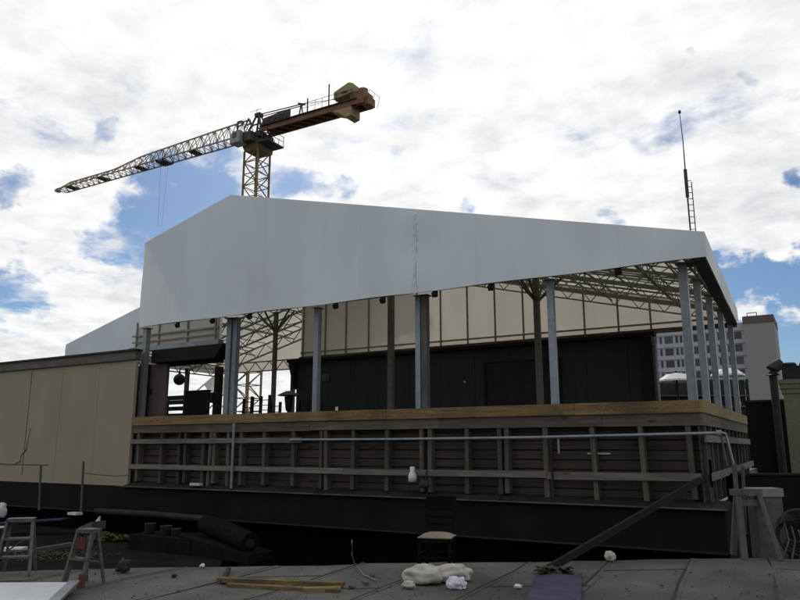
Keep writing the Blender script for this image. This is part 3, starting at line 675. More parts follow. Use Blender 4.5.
b = MB(); b.poly([(c0.x, c0.y, -4.2), (c1.x, c1.y, -4.2), (c1.x, c1.y, zt), (c0.x, c0.y, zt)], FW*.3); b.build('wall', 'black_wall', lw)
b = MB(); b.bar(Vector((c0.x, c0.y, zt+.02))+FW*.1, Vector((c1.x, c1.y, zt+.02))+FW*.1, .3, .035); b.build('coping', 'ledge', lw)
vp = thing('vent_pipe', 'black vent pipe with slanted cowl standing before the blank office wall', 'vent pipe', atD(772.5, 400, 22).to_tuple())
p = atD(772.5, 372, 22); z0 = atD(772.5, 450, 22).z
b = MB(); b.tube([(p.x, p.y, 0), (p.x, p.y, p.z)], .115, 12); b.build('pipe', 'dark', vp)
b = MB(); b.tube([Vector((p.x, p.y, p.z-.1)), Vector((p.x, p.y, p.z+.08)), Vector((p.x, p.y, p.z+.2))+RT*.16, Vector((p.x, p.y, p.z+.27))+RT*.28], .2, 12, .16); b.build('cowl', 'dark', vp)
bs = thing('brick_stack', 'buff brick chimney stack with black top at the right edge', 'chimney', atD(793, 440, 20).to_tuple())
ys = 17.5; xa = atY(786, 420, ys).x; zt = atY(793, 379, ys).z; zk = atY(793, 364, ys).z
b = MB(); b.box(xa, xa+1.6, ys, ys+.9, -2, zt)
for k in range(3): b.box(xa-.03-.02*k, xa+1.63+.02*k, ys-.03-.02*k, ys+.93, zt-.30+.1*k, zt-.21+.1*k)
b.build('stack', 'brick', bs)
b = MB(); b.box(xa+.02, xa+1.5, ys+.03, ys+.8, zt+.002, zk-.03)
for k in range(4): b.lathe([(.13, 0), (.15, .05), (.13, .09)], (xa+.16+.34*k, ys+.35, zk-.03), 12)
b.build('pots', 'dark', bs)
# far small block and tree line at the skyline between them
fb = thing('far_building', 'distant pale block with dark window bands right of the office tower', 'building', atD(781, 440, 240).to_tuple())
a0 = atD(776, 420, 240); a1 = atD(789, 420, 240); zt = atD(780, 421, 240).z
b = MB(); b.poly([(a0.x, a0.y, -14), (a1.x, a1.y, -14), (a1.x, a1.y, zt), (a0.x, a0.y, zt)], FW*8); b.build('wall', 'office', fb)
for k in range(3):
    b = MB(); z = zt-1.6-k*2.6; b.poly([Vector((a0.x, a0.y, z-.9))+RT*.3-FW*.1, Vector((a1.x, a1.y, z-.9))-RT*.3-FW*.1, Vector((a1.x, a1.y, z))-RT*.3-FW*.1, Vector((a0.x, a0.y, z))+RT*.3-FW*.1], FW*.05); b.build('window', 'glass', fb)

# ------------------------------------------------------------------ office tower
YO = 200.
of = thing('office_building', 'white gridded office tower with blank beige end wall behind the tent', 'building', (-25, 205, -14))
xl = atY(648, 340, YO).x; xm = atY(746, 340, YO).x; xe = atY(776, 340, YO).x; zt = atY(746, 318, YO).z; zt2 = zt
b = MB(); b.box(xl-30, xm, YO+.4, YO+16, -14, zt-1.0); b.build('body', 'office', of)
b = MB(); b.box(xm+.02, xe, YO-2.5, YO+14, -14, zt-1.8); b.build('end_wall', 'office_wall', of)
b = MB(); b.box(xm-.2, xe+.1, YO-2.7, YO+14.1, zt-1.8, zt); b.build('roof_cap', 'office_cap', of)
b = MB(); b.bar((xm+.8, YO, zt), (xm+.8, YO, zt+1.2), .2); b.bar((xm+.8, YO, zt+1.2), (xm+3, YO, zt+1.2), .2); b.bar((xm+3, YO, zt), (xm+3, YO, zt+1.2), .2); b.build('roof_rail', 'galv', of)
# rows of windows at the heights read from the photo
pr = [334, 345, 358, 370.5]
ROW = [atY(720, 336, YO).z, atY(720, 347.5, YO).z, atY(720, 360.5, YO).z, atY(720, 373.5, YO).z]
dz = (ROW[0]-ROW[-1])/3
pat = []; x = xm-.8
for r_ in range(7):
    zc = ROW[0]-dz*r_
    x = xm-1.0; k = 0
    while x > xl-2:
        wd = [2.1, .6, .6, .6, 2.1, .6][k % 6] if k % 6 != 5 else .6
        if len([1 for c in of.children if c.name.startswith('window')]) < 96 or r_ > 4:
            b = MB(); b.box(x-wd, x, YO+.32, YO+.395, zc-dz*.30, zc+dz*.27)
            o = b.build('window', 'glass', of)
        x -= wd+[.7, .5, .5, .7, .7, .7][k % 6]; k += 1
    if r_ > 3: break
for r_ in range(-1, 6):
    zc = ROW[0]-dz*r_; b = MB(); b.box(xl-30, xm, YO+.2, YO+.39, zc-dz*.66, zc-dz*.40); b.build('sill_band', 'office', of)

# ------------------------------------------------------------------ antenna mast
p0 = atD(690, 226, 30); p1 = atD(684.5, 178, 30); p2 = atD(677, 113, 30)
an = thing('antenna_mast', 'thin whip antenna on a short lattice mast behind the tent', 'antenna', (p0.x, p0.y, .9))
b = MB(); cx, cy = p0.x, p0.y; z0, z1 = .9, p1.z+.4
cs = [Vector((cx, cy, 0)), Vector((cx+.2, cy+.12, 0))]
b.tube([cs[0]+Vector((0, 0, z0)), cs[0]+Vector((0, 0, z1))], .034, 8); b.tube([cs[1]+Vector((0, 0, z0)), cs[1]+Vector((0, 0, z1-.6))], .022, 8)
z = z0
while z < z1-.5: b.bar(cs[0]+Vector((0, 0, z)), cs[1]+Vector((0, 0, z)), .025); z += .28
b.build('lattice', 'crane_dark', an)
b = MB(); b.tube([(cx, cy, z1-1.3), (cx, cy, z1)], .075, 10); b.build('clamp', 'crane_dark', an)
b = MB(); b.tube([(cx, cy, z1-.1), (cx+.01, cy, (z1+p2.z)/2), (cx-.03, cy, p2.z)], .03, 8, .016); b.lathe([(.01, p2.z), (.06, p2.z), (.06, p2.z+.12), (.01, p2.z+.14)], (cx-.03, cy, 0), 8); b.build('whip', 'crane_dark', an)

# ------------------------------------------------------------------ tower crane
YC = 52.6
cr = thing('tower_crane', 'tower crane with lattice jib and concrete counterweights rising behind the tent', 'crane', (-48.2, YC, -14))
MX0, MX1, MY0, MY1 = -49.15, -47.3, YC-.92, YC+.92
b = MB(); zb, zt = -14., 31.7
for x in (MX0, MX1):
    for y in (MY0, MY1): b.bar((x, y, zb), (x, y, zt), .16)
z = zb; s = 0; step = 1.27
while z < zt-.2:
    z2 = min(z+step, zt)
    for (a, c) in (((MX0, MY0), (MX1, MY0)), ((MX0, MY1), (MX1, MY1)), ((MX0, MY0), (MX0, MY1)), ((MX1, MY0), (MX1, MY1))):
        a3, c3 = (Vector((*a, z)), Vector((*c, z2))) if s % 2 else (Vector((*c, z)), Vector((*a, z2)))
        b.bar(a3, c3, .085); b.bar((*a, z), (*c, z), .075)
    z = z2; s += 1
b.build('mast', 'crane_yellow', cr)
cx = (MX0+MX1)/2
b = MB(); b.poly([(MX0, MY0, 31.7), (MX1, MY0, 31.7), (MX1+.3, MY0-.2, 32.5), (MX0-.3, MY0-.2, 32.5)], (0, 2.2, 0)); b.build('mast_head', 'crane_yellow', cr)
b = MB(); b.lathe([(1.2, 0), (1.35, .1), (1.35, .35), (1.15, .45)], (cx, YC, 32.5), 24); b.build('slewing_ring', 'crane_dark', cr)
b = MB(); b.box(cx-1.1, cx+1.2, YC-1.1, YC+1.1, 32.96, 33.5); b.box(MX1+.1, MX1+1.5, YC-1.3, YC+1.3, 32.15, 32.3); b.build('slewing_platform', 'crane_dark', cr)
b = MB()
for dx in (.2, .8, 1.45):
    for yy in (YC-1.3, YC+1.3): b.bar((MX1+dx, yy, 32.3), (MX1+dx, yy, 33.4), .05)
for z in (32.85, 33.4):
    b.bar((MX1+.2, YC-1.3, z), (MX1+1.45, YC-1.3, z), .045); b.bar((MX1+1.45, YC-1.3, z), (MX1+1.45, YC+1.3, z), .045)
b.build('walkway_rail', 'crane_dark', cr)
cabx = MX0-.25
cb = MB(); cb.poly([(cabx-.5, YC-2.35, 32.2), (cabx+.8, YC-2.35, 32.2), (cabx+.8, YC-2.35, 33.45), (cabx-.2, YC-2.35, 33.45), (cabx-.5, YC-2.35, 33.0)], (0, 1.2, 0)); cab = cb.build('cab', 'cab_white', cr)
b = MB(); b.box(cabx-.15, cabx+.35, YC-2.37, YC-2.352, 32.7, 33.3); b.box(cabx-.52, cabx-.502, YC-2.2, YC-1.3, 32.4, 32.95); b.build('cab_window', 'glass', cab)
b = MB(); b.box(cabx+.55, cabx+1.9, YC-1.9, YC-1.12, 32.35, 33.3); b.build('electrical_box', 'crane_dark', cr)
# jib: triangular lattice towards the left; knee where it gets shallower
zb = 33.72; yw = .75
def jib(b, xs, tops, wc, ww):
    for i in range(len(xs)-1):
        x0, x1 = xs[i], xs[i+1]; t0, t1 = tops[i], tops[i+1]
        T0, T1 = Vector((x0, YC, t0)), Vector((x1, YC, t1))
        b.bar(T0, T1, wc)
        m_ = (T0+T1)/2
        for y in (-yw, yw):
            B0, B1 = Vector((x0, YC+y, zb)), Vector((x1, YC+y, zb)); b.bar(B0, B1, wc)
            b.bar(T0, B1 if i % 2 else B0, ww); b.bar(B0 if i % 2 == 0 else B1, T1 if i % 2 == 0 else T0, ww)
            b.bar(T0, B0, ww)
        b.bar((x0, YC-yw, zb), (x0, YC+yw, zb), ww); b.bar((x0, YC-yw, zb), (x1, YC+yw, zb), ww)
xs = [-49.4-1.02*i for i in range(18)]; xs = [x for x in xs if x > -66.5]+[-66.5]
tops = [35.72-.55*(i/(len(xs)-1))**1.2 for i in range(len(xs))]
b = MB(); jib(b, xs, tops, .13, .06); b.build('jib', 'crane_steel', cr)
xs2 = [-66.5-1.0*i for i in range(15)]+[-81.0]
def tz(x): return 35.17 if x > -66.6 else (35.17-.62*min(1, (-66.5-x)/4.5)) if x > -79.5 else 34.55-.4*((-79.5-x)/1.5)
b = MB(); jib(b, xs2, [tz(x) for x in xs2], .12, .055)
for y in (-yw, yw): b.bar((-81.0, YC+y, zb), (-81.9, YC, zb+.15), .1)
b.bar((-81, YC, tz(-81)), (-81.9, YC, zb+.15), .1); b.box(-82.1, -81.6, YC-.3, YC+.3, zb, zb+.3); b.build('jib_end', 'crane_steel', cr)
for x in (-57.5, -66.4, -73, -79.0):
    b = MB(); b.box(x-.55, x+.55, YC-yw+.08, YC+yw-.08, zb+.05, zb+.09); b.build('jib_platform', 'crane_dark', cr)
b = MB(); b.box(-62.9, -61.6, YC-.7, YC+.7, zb-.25, zb-.1)
for x in (-62.8, -61.7):
    for y in (-.7, .7): b.lathe([(.02, -.1), (.16, -.08), (.16, .08), (.02, .1)], (x, YC+y, zb-.02), 8)
b.bar((-62.9, YC, zb-.2), (-61.6, YC, zb-.5), .12); b.build('trolley', 'crane_dark', cr)
b = MB(); b.tube([(-62.5, YC-.3, zb-.3), (-62.5, YC-.1, 26)], .011, 5); b.tube([(-62.0, YC+.3, zb-.3), (-62.1, YC+.1, 26)], .011, 5); b.build('hoist_rope', 'fascia', cr)
# tower head frame
b = MB()
for y in (-.7, .7):
    b.bar((cx-1.0, YC+y, 33.5), (cx-.1, YC+y*.2, 36.0), .17); b.bar((cx+1.1, YC+y, 33.5), (cx+.1, YC+y*.2, 36.0), .17); b.bar((cx-.55, YC+y*.6, 34.7), (cx+.6, YC+y*.6, 34.7), .12)
b.box(cx-.35, cx+.35, YC-.3, YC+.3, 35.75, 36.1); b.bar((cx-.3, YC, 36.1), (cx-.3, YC, 36.7), .04); b.bar((cx-1.3, YC, 36.6), (cx+.3, YC, 36.6), .03); b.build('tower_head', 'crane_dark', cr)
b = MB(); b.tube([(cx, YC, 36.0), (-42.6, YC, 35.72)], .06, 6); b.tube([(cx, YC+.3, 35.9), (-42.6, YC+.3, 35.72)], .05, 6); b.tube([(-42.6, YC, 35.72), (-36.5, YC, 34.9)], .03, 6); b.build('pendant_bar', 'crane_red', cr)
b = MB(); b.bar((-42.95, YC, 34.1), (-42.62, YC, 35.75), .09); b.bar((-42.25, YC, 34.1), (-42.58, YC, 35.75), .09); b.bar((-42.8, YC-.3, 35.74), (-42.3, YC+.3, 35.74), .14); b.build('pendant_frame', 'crane_dark', cr)
# counter jib: two side beams, deck, guard rails
b = MB()
for y in (-.72, .72): b.box(-47.4, -35.4, YC+y-.1, YC+y+.1, 33.5, 34.02)
for k in range(10): b.bar((-47.2+k*1.2, YC-.72, 33.5), (-46.0+k*1.2, YC+.72, 33.5), .1)
b.build('counter_jib', 'crane_red', cr)
b = MB(); b.box(-47.2, -35.2, YC-1.0, YC+1.0, 34.03, 34.1); b.build('deck', 'crane_dark', cr)
b = MB()
for k in range(8):
    x = -41.8+k*.86
    b.bar((x, YC-1, 34.1), (x, YC-1, 35.1), .035)
b.bar((-41.8, YC-1, 35.08), (-35.6, YC-1, 35.08), .035); b.bar((-41.8, YC-1, 34.6), (-35.6, YC-1, 34.6), .03)
for k in range(3): b.bar((-34.0, YC-1+k*.9, 33.4), (-33.7, YC-1+k*.9, 34.5), .03)
b.bar((-33.7, YC-1, 34.5), (-33.7, YC+.8, 34.5), .03); b.bar((-38.4, YC-1, 34.1), (-38.4, YC-1, 36.3), .1); b.bar((-41.0, YC-1, 34.1), (-41.0, YC-1, 35.5), .1)
b.build('guard_rail', 'crane_dark', cr)
b = MB(); b.box(-36.0, -34.5, YC-.85, YC+.85, 33.5, 34.85); b.box(-34.9, -34.1, YC-.6, YC+.6, 33.4, 34.2); b.lathe([(.5, -.9), (.5, .9)], (-35.1, YC, 34.4), 12); b.build('winch', 'crane_red', cr)
b = MB(); b.poly([(-37.9, YC-.9, 34.6), (-35.7, YC-.9, 34.87), (-35.7, YC-.9, 35.75), (-36.2, YC-.9, 35.95), (-37.9, YC-.9, 35.35)], (0, 1.2, 0)); cw = b.build('cabinet', 'ballast', cr)
b = MB(); b.box(-37.0, -36.3, YC-.92, YC-.905, 34.95, 35.12); b.build('slot', 'crane_dark', cw)
for k in range(2):
    b = MB(); b.poly([(-38.3, YC-.8+k*.8, 34.0), (-35.9, YC-.8+k*.8, 34.0), (-35.9, YC-.8+k*.8, 32.6), (-36.5, YC-.8+k*.8, 32.45), (-37.4, YC-.8+k*.8, 33.15), (-38.3, YC-.8+k*.8, 33.5)], (0, .7, 0)); b.build('counterweight', 'ballast', cr)
# signs on the crane
def sign(txt, x0, z0, h, rot, m, y, parent, name, width=None):
    cu = bpy.data.curves.new('tmp', 'FONT'); cu.body = txt; cu.size = h*1.38; cu.extrude = .03
    ob = bpy.data.objects.new('tmp', cu); col.objects.link(ob)
    bpy.context.view_layer.update()
    me = bpy.data.meshes.new_from_object(ob.evaluated_get(bpy.context.evaluated_depsgraph_get()))
    bpy.data.objects.remove(ob)
    xsx = [v.co.x for v in me.vertices]; sx = (width/(max(xsx)-min(xsx))) if width else 1
    me.transform(Matrix.Translation(Vector((x0, y, z0))-parent.location) @ Matrix.Rotation(rot, 4, 'Y') @ Matrix.Rotation(PI/2, 4, 'X') @ Matrix.Diagonal((sx, 1, 1, 1)))
    me.materials.clear(); me.materials.append(M[m])
    o = bpy.data.objects.new(name, me); col.objects.link(o); o.parent = parent
    return o
sign('PA', -50.5, 34.2, 1.2, 0, 'crane_dark', YC-.95, cr, 'sign_letters', 2.3)
b = MB(); b.poly([(-47.0, YC-1.06, 34.0), (-43.1, YC-1.06, 34.0), (-43.1, YC-1.06, 34.95), (-43.9, YC-1.06, 34.95), (-46.6, YC-1.06, 34.75)], (0, .05, 0)); b.build('sign_board', 'crane_dark', cr)
sign('LIEBHERR', -46.75, 34.14, .55, 0, 'fascia', YC-1.10, cr, 'sign_letters', 3.5)

# ------------------------------------------------------------------ things on the near roof
def at_local(name, label, cat, loc, rz, group=None):
    """root at the origin while its parts are built in local axes; moved into place afterwards"""
    t = thing(name, label, cat, (0, 0, 0), 0, group); t['_l'] = list(loc)+[rz]; return t
def settle(t):
    l = list(t['_l']); del t['_l']; t.location = l[:3]; t.rotation_euler = (0, 0, l[3])
# chair
p = (atZ(424, 573, .02)+atZ(452, 571, .02))/2
t = at_local('dining_chair', 'dark wooden chair with cream seat pad standing at the roof edge', 'chair', (p.x+FW.x*.15, p.y+FW.y*.15, .02), AZ+math.radians(-14))
for sx in (-1, 1):
    b = MB(); b.bar((sx*.2, -.2, 0), (sx*.2, -.2, .42), .04); b.build('leg', 'chairwood', t)
    b = MB(); b.bar((sx*.18, .21, 0), (sx*.18, .2, .44), .04); b.bar((sx*.18, .2, .44), (sx*.19, .3, .92), .04, .035); b.build('back_leg', 'chairwood', t)
b = MB(); b.box(-.215, .215, -.22, .21, .37, .42); b.bar((-.2, -.2, .18), (.2, -.2, .18), .025); b.bar((-.19, .2, .2), (.19, .2, .2), .025)
for sx in (-1, 1): b.bar((sx*.19, -.2, .22), (sx*.18, .2, .22), .025)
b.build('frame', 'chairwood', t)
b = MB()
for k, z in enumerate((.56, .66, .76)): b.bar((-.18, .225+.02*k, z), (.18, .225+.02*k, z), .02, .04)
b.bar((-.2, .285, .88), (.2, .285, .88), .03, .1); b.build('backrest', 'chairwood', t)
b = MB(); nS = 12
def pad(u, v):
    a = u*2-1; c = v*2-1; return Vector((a*.225, -.005+c*.22, .425+.055*(1-a**4)*(1-c**4)))
sheet(b, pad, nS, nS); b.box(-.222, .222, -.222, .21, .422, .434); b.build('seat', 'seat', t)
settle(t)
# sacks
p = atZ(424, 583, .02)
b = MB(); b.blob(p+Vector((0, 0, .08)), .235, .15, .135, 56, .10, 3); b.crease(p+Vector((0, 0, .05)), .045, 6, 1)
o = b.build('sack', 'sack', loc=p); o.rotation_euler = (0, 0, AZ-.1); o.modifiers.new('s', 'SUBSURF').render_levels = 1
tag(o, 'lumpy cream sack in front of the chair, left of the pair', 'sack', 'cream sacks')
p = atZ(451, 581, .02)
b = MB(); b.blob(p+Vector((0, 0, .08)), .245, .14, .12, 56, .11, 5); b.crease(p+Vector((0, 0, .05)), .045, 6, 5)
o = b.build('sack', 'sack', loc=p); o.rotation_euler = (0, 0, AZ+.15); o.modifiers.new('s', 'SUBSURF').render_levels = 1
tag(o, 'lumpy cream sack in front of the chair, right of the pair', 'sack', 'cream sacks')
p = atZ(455, 588, .02); b = MB(); b.blob(p+Vector((0, 0, .04)), .10, .06, .085, 40, .13, 11); b.blob(p+RT*.07+Vector((0, 0, .04)), .06, .05, .08, 36, .15, 12); b.crease(p, .035, 14, 3)
tag(b.build('rag', 'rag', loc=p), 'crumpled white rag lying against the right cream sack', 'rag')
p = atZ(409, 588, .02); b = MB(); b.blob(p+Vector((0, 0, .03)), .08, .04, .045, 32, .15, 21); b.crease(p, .025, 15, 2); tag(b.build('cloth_scrap', 'sack', loc=p), 'small grey cloth scrap at the left end of the sacks', 'cloth')
# planks
a0 = atZ(218, 581, .03); a1 = atZ(344, 586, .03)
b = MB(); b.bar(a0+Vector((0, 0, .02)), a1+Vector((0, 0, .02)), .11, .045); tag(b.build('plank', 'plank'), 'orange brown plank lying on the roof, top of two', 'plank', 'loose planks on the roof')
b = MB(); a0 = atZ(228, 585, .02); a1 = atZ(340, 591, .02); b.bar(a0, a1, .1, .04); tag(b.build('plank', 'plank'), 'mossy plank lying in front of the orange brown one', 'plank', 'loose planks on the roof')
b = MB(); a0 = atZ(303, 590, .03); a1 = atZ(341, 589, .03); b.bar(a0, a1, .09, .05); tag(b.build('plank', 'lumber_side'), 'short pale offcut at the right end of the planks', 'plank', 'loose planks on the roof')
b = MB(); b.bar(atZ(222, 582, .03), atZ(229, 568, .05), .05, .04); tag(b.build('batten', 'rubber'), 'short dark batten pointing away at the left end of the planks', 'batten')
# purple mat, with a rumpled surface
c = [atZ(537, 574.5, .03), atZ(582, 574.5, .03), atZ(581, 604, .03), atZ(525, 604, .03)]
b = MB()
def mt(u, v):
    q = c[3].lerp(c[2], u).lerp(c[0].lerp(c[1], u), v); q.z = .035+.012*math.sin(u*9+v*4)*math.sin(v*7)+.02*(abs(u-.5) > .45)*math.sin(v*5)**2; return q
sheet(b, mt, 16, 16); o = b.build('purple_mat', 'purple'); tag(o, 'worn purple mat lying on the roof below the leaning timber', 'mat'); m_ = o.modifiers.new('t', 'SOLIDIFY'); m_.thickness = .012; m_.offset = -1
# dark heap at the foot of the timber
p = atZ(548, 573, .02); b = MB(); rnd = random.Random(4)
for k in range(60):
    q = p+RT*rnd.uniform(-.16, .3)+FW*rnd.uniform(-.08, .12)+Vector((0, 0, rnd.uniform(0, .07))); a = rnd.uniform(0, 6.28); u = Vector((math.cos(a), math.sin(a), rnd.uniform(-.5, .5)))*.045; v = Vector((-math.sin(a), math.cos(a), rnd.uniform(-.5, .5)))*.025
    b.add([q-u-v, q+u-v, q+u+v, q-u+v], [(0, 1, 2, 3)])
tag(b.build('leaf_litter', 'rust'), 'small heap of dead leaves at the foot of the leaning timber', 'leaves', kind='stuff')
# white ball-like bundle at the roof edge
p = atZ(610, 561, .02); b = MB(); b.blob(p+Vector((0, 0, .06)), .075, .07, .08, 40, .12, 17); b.crease(p, .02, 16, 4); tag(b.build('plastic_bundle', 'sack', loc=p), 'small round white bundle on the far roof edge right of the timber', 'bundle')
b = MB(); rnd = random.Random(21)
for k in range(520):
    lat = rnd.uniform(-6.5, 6.5); dep = rnd.uniform(7, 10.2)
    q = RT*lat+FW*dep
    if q.y > eave_y(q.x)-.08: continue
    q.z = .016; sz = rnd.uniform(.006, .02)*(1.6 if rnd.random() < .08 else 1); a = rnd.uniform(0, 6.28)
    u = Vector((math.cos(a), math.sin(a), 0))*sz; v = Vector((-math.sin(a), math.cos(a), 0))*sz*rnd.uniform(.4, .9); t_ = Vector((rnd.uniform(-.3, .3)*sz, rnd.uniform(-.3, .3)*sz, sz*rnd.uniform(.4, .9)))
    b.add([q-u, q-v, q+u, q+v, q+t_], [(0, 1, 4), (1, 2, 4), (2, 3, 4), (3, 0, 4)])
tag(b.build('roof_grit', 'oddment'), 'dark grit and crumbs scattered over the near roof', 'grit', kind='stuff')
# bits of white litter
for (px, py, lb) in ((517, 588, 'tiny white scrap on the roof left of the purple mat'), (352, 588, 'crumpled foil scrap on the roof beside the planks'), (372, 577, 'small grey scrap below the thin cable'), (202, 567, 'white scrap on the roof edge above the planks'), (366, 584, 'pale flake of litter between planks and sacks')):
    p = atZ(px, py, .02); b = MB(); b.blob(p+Vector((0, 0, .015)), .04, .03, .03, 10, .35, px); tag(b.build('litter', 'white' if px in (517, 202) else 'fascia', loc=p), lb, 'litter')
# thin cable sticking up from the gap
q = [atD(352, 540, 9.7), atD(352, 555, 9.6), atZ(355, 565, .05), atZ(364, 575, .03), atZ(376, 580, .03)]
b = MB(); b.tube(q, .009, 6); tag(b.build('loose_cable', 'cable'), 'thin grey cable curling up over the roof edge near the planks', 'cable')
# white jug on the lower rail
p = atY(412.5, 482, 13.36)
jg = thing('plastic_jug', 'white plastic jug hanging on the lower parapet rail', 'jug', p.to_tuple())
b = MB(); b.lathe([(.05, 0), (.085, .01), (.09, .1), (.075, .17), (.05, .22), (.055, .30), (.045, .31)], p, 16); b.build('body', 'white', jg)
b = MB(); b.tube([p+Vector((-.07, 0, .12)), p+Vector((-.13, 0, .1)), p+Vector((-.12, 0, .03)), p+Vector((-.07, 0, .02))], .015, 8); b.build('handle', 'fascia', jg)
p = atY(425, 485, 13.3); b = MB(); b.blob(p+Vector((0, 0, .0)), .1, .06, .11, 14, .3, 31); b.tube([p, p+Vector((.05, 0, .3))], .02, 6); tag(b.build('dark_rag', 'rubber', loc=p), 'dark rag bundle on the ledge right of the white jug', 'rag')
p = atY(196, 482, 13.35); b = MB(); b.box(p.x-.17, p.x+.17, 13.3, 13.42, .68, .74); tag(b.build('offcut', 'panel_white'), 'pale offcut block lying on the ledge under the left studs', 'offcut')
p = atY(315, 484, 13.35); b = MB(); b.box(p.x-.05, p.x+.05, 13.33, 13.42, .66, .74); tag(b.build('block', 'ledge'), 'small grey block on the ledge left of the white jug', 'block')
p = atY(475, 489, 13.25); b = MB(); b.obox(Vector((p.x, 13.30, .645)), Vector((.5, 0, 0)), Vector((0, .06, .03)), Vector((0, 0, .012))); tag(b.build('green_slat', 'greentape' if False else 'ledge'), 'thin greyish slat lying on the ledge right of the jug', 'slat')

# sawhorse at the right, with a box on it
p = (atZ(741, 558, .02)+atZ(774, 558, .02))/2; DS = p.dot(FW)
w2 = (atD(774, 558, DS)-atD(741, 558, DS)).length/2
t = at_local('trestle', 'grey painted wooden trestle with splayed leg at the right roof edge', 'trestle', (p.x, p.y, .02), AZ)
h = atD(745, 489, DS).z-.02
b = MB(); b.box(-w2-.06, w2*.55, -.06, .06, h-.09, h); b.build('top_beam', 'paintedgrey', t)
b = MB(); b.box(-w2, w2*.55, -.03, .03, h-.24, h-.16); b.build('crossbar', 'paintedgrey', t)
for (x0, y0, x1, y1) in ((-w2+.03, -.02, -w2+.0, -.12), (w2*.35, -.05, w2+.02, -.16), (-w2+.05, .05, -w2+.05, .35), (w2*.42, .05, w2*.9, .4)):
    b = MB(); b.bar((x0, y0, h-.05), (x1, y1, 0), .085, .05); b.build('leg', 'paintedgrey', t)
settle(t)
p = atD(764, 496, DS+.25)
t = at_local('storage_box', 'pale grey box with white lid behind the trestle', 'box', (p.x, p.y, p.z), AZ)
b = MB(); b.box(-.2, .2, -.14, .14, -.9, 0); b.build('body', 'stool', t)
b = MB(); b.box(-.22, .22, -.16, .16, .0, .12); b.build('lid', 'lidgrey', t); settle(t)
# coiled hoses/tyre at the right edge
for k, (px, py, R_, lb) in enumerate(((800, 533, .33, 'black coiled hose leaning behind the trestle at right edge'),)):
    p = atD(px, py, DS+.1); t = thing('hose_coil', lb, 'hose', p.to_tuple())
    b = MB()
    for j in range(5):
        rr = R_-.045*j; ring = [p+(RT*math.cos(a*2*PI/28)+UP*math.sin(a*2*PI/28))*rr+FW*(.03*math.sin(a*.9+j)+.03*j) for a in range(29)]
        b.tube(ring, .026, 8)
    b.build('coil', 'rubber', t)
    b = MB()
    for j in range(5):
        q0 = p+RT*(-.25+.1*j)-FW*.05; b.tube([q0+UP*(.15-.05*j), q0+UP*-.1+RT*.04, q0-UP*.4+RT*(.03*j-.08)], .018, 6)
    b.build('loose_end', 'paintedgrey' if False else 'alu', t)

# step ladder and stool at the left
def steps(name, label, cat, pc, wpx, h, m, rz, nst, red=False, depth=.5):
    t = at_local(name, label, cat, (pc.x, pc.y, .02), rz)
    w = wpx
    for sx in (-1, 1):
        b = MB(); b.bar((sx*w/2, -depth/2, 0), (sx*w*.36, -.04, h), .035, .06); b.build('leg', m, t)
        b = MB(); b.bar((sx*w*.46, depth/2, 0), (sx*w*.34, .05, h), .03, .03); b.build('rear_leg', m, t)
    b = MB(); b.box(-w*.4, w*.4, -.09, .1, h-.01, h+.03); b.build('top_step', m, t)
    for k in range(nst):
        f = (k+1)/(nst+1); ww = w*(.5-.14*f); y = -depth/2+(depth/2-.04)*f
        b = MB(); b.box(-ww, ww, y-.06, y+.06, h*f-.012, h*f+.012); b.build('step', m, t)
    b = MB(); b.bar((-w*.42, depth*.3, h*.4), (w*.42, depth*.3, h*.4), .02); b.bar((-w*.4, depth*.3, h*.4), (w*.4, depth*.22, h*.75), .018); b.build('rear_brace', m, t)
    if red:
        b = MB(); b.box(-w*.26, w*.26, -.12, -.10, h*.68, h*.88); b.build('red_label', 'red', t)
        b = MB(); b.obox(Vector((w*.485, -depth/2-.02, h*.12)), Vector((.028, 0, 0)), Vector((0, .02, 0)), Vector((-.01, .02, h*.12))); b.build('red_foot', 'red', t)
    settle(t); return t
pc = atZ(84, 584, .02); D_ = pc.dot(FW)
steps('step_stool', 'dark steel step stool with red label standing on the near roof', 'step stool', pc, .28, atD(84, 533, D_).z, 'stool', AZ-.35, 1, True, .36)
pc = atZ(16, 573, .02); D_ = pc.dot(FW)
steps('step_ladder', 'dull aluminium folding step ladder at the left edge', 'step ladder', pc, .40, atD(16, 522, D_).z, 'alu', AZ+.25, 2, False, .42)
# pale panel at the bottom left corner
a = [atZ(-60, 592, .05), atZ(62, 583, .09), atZ(78, 583, .09), atZ(52, 606, .06), atZ(-60, 625, .05)]
q = [atZ(-50, 583, .12), atZ(70, 582, .12), atZ(48, 603, .12), atZ(-80, 620, .12)]
t = thing('pale_panel', 'pale grey sheet panel lying on the roof at the bottom left corner', 'panel', q[0].to_tuple())
b = MB(); b.poly(q, (0, 0, -.05)); b.build('sheet', 'panel_white', t)
b = MB(); e0, e1 = q[1], q[2]; b.bar(e0+RT*.05+Vector((0, 0, .005)), e1+RT*.05+Vector((0, 0, .005)), .11, .03); b.build('metal_edge', 'galv', t)

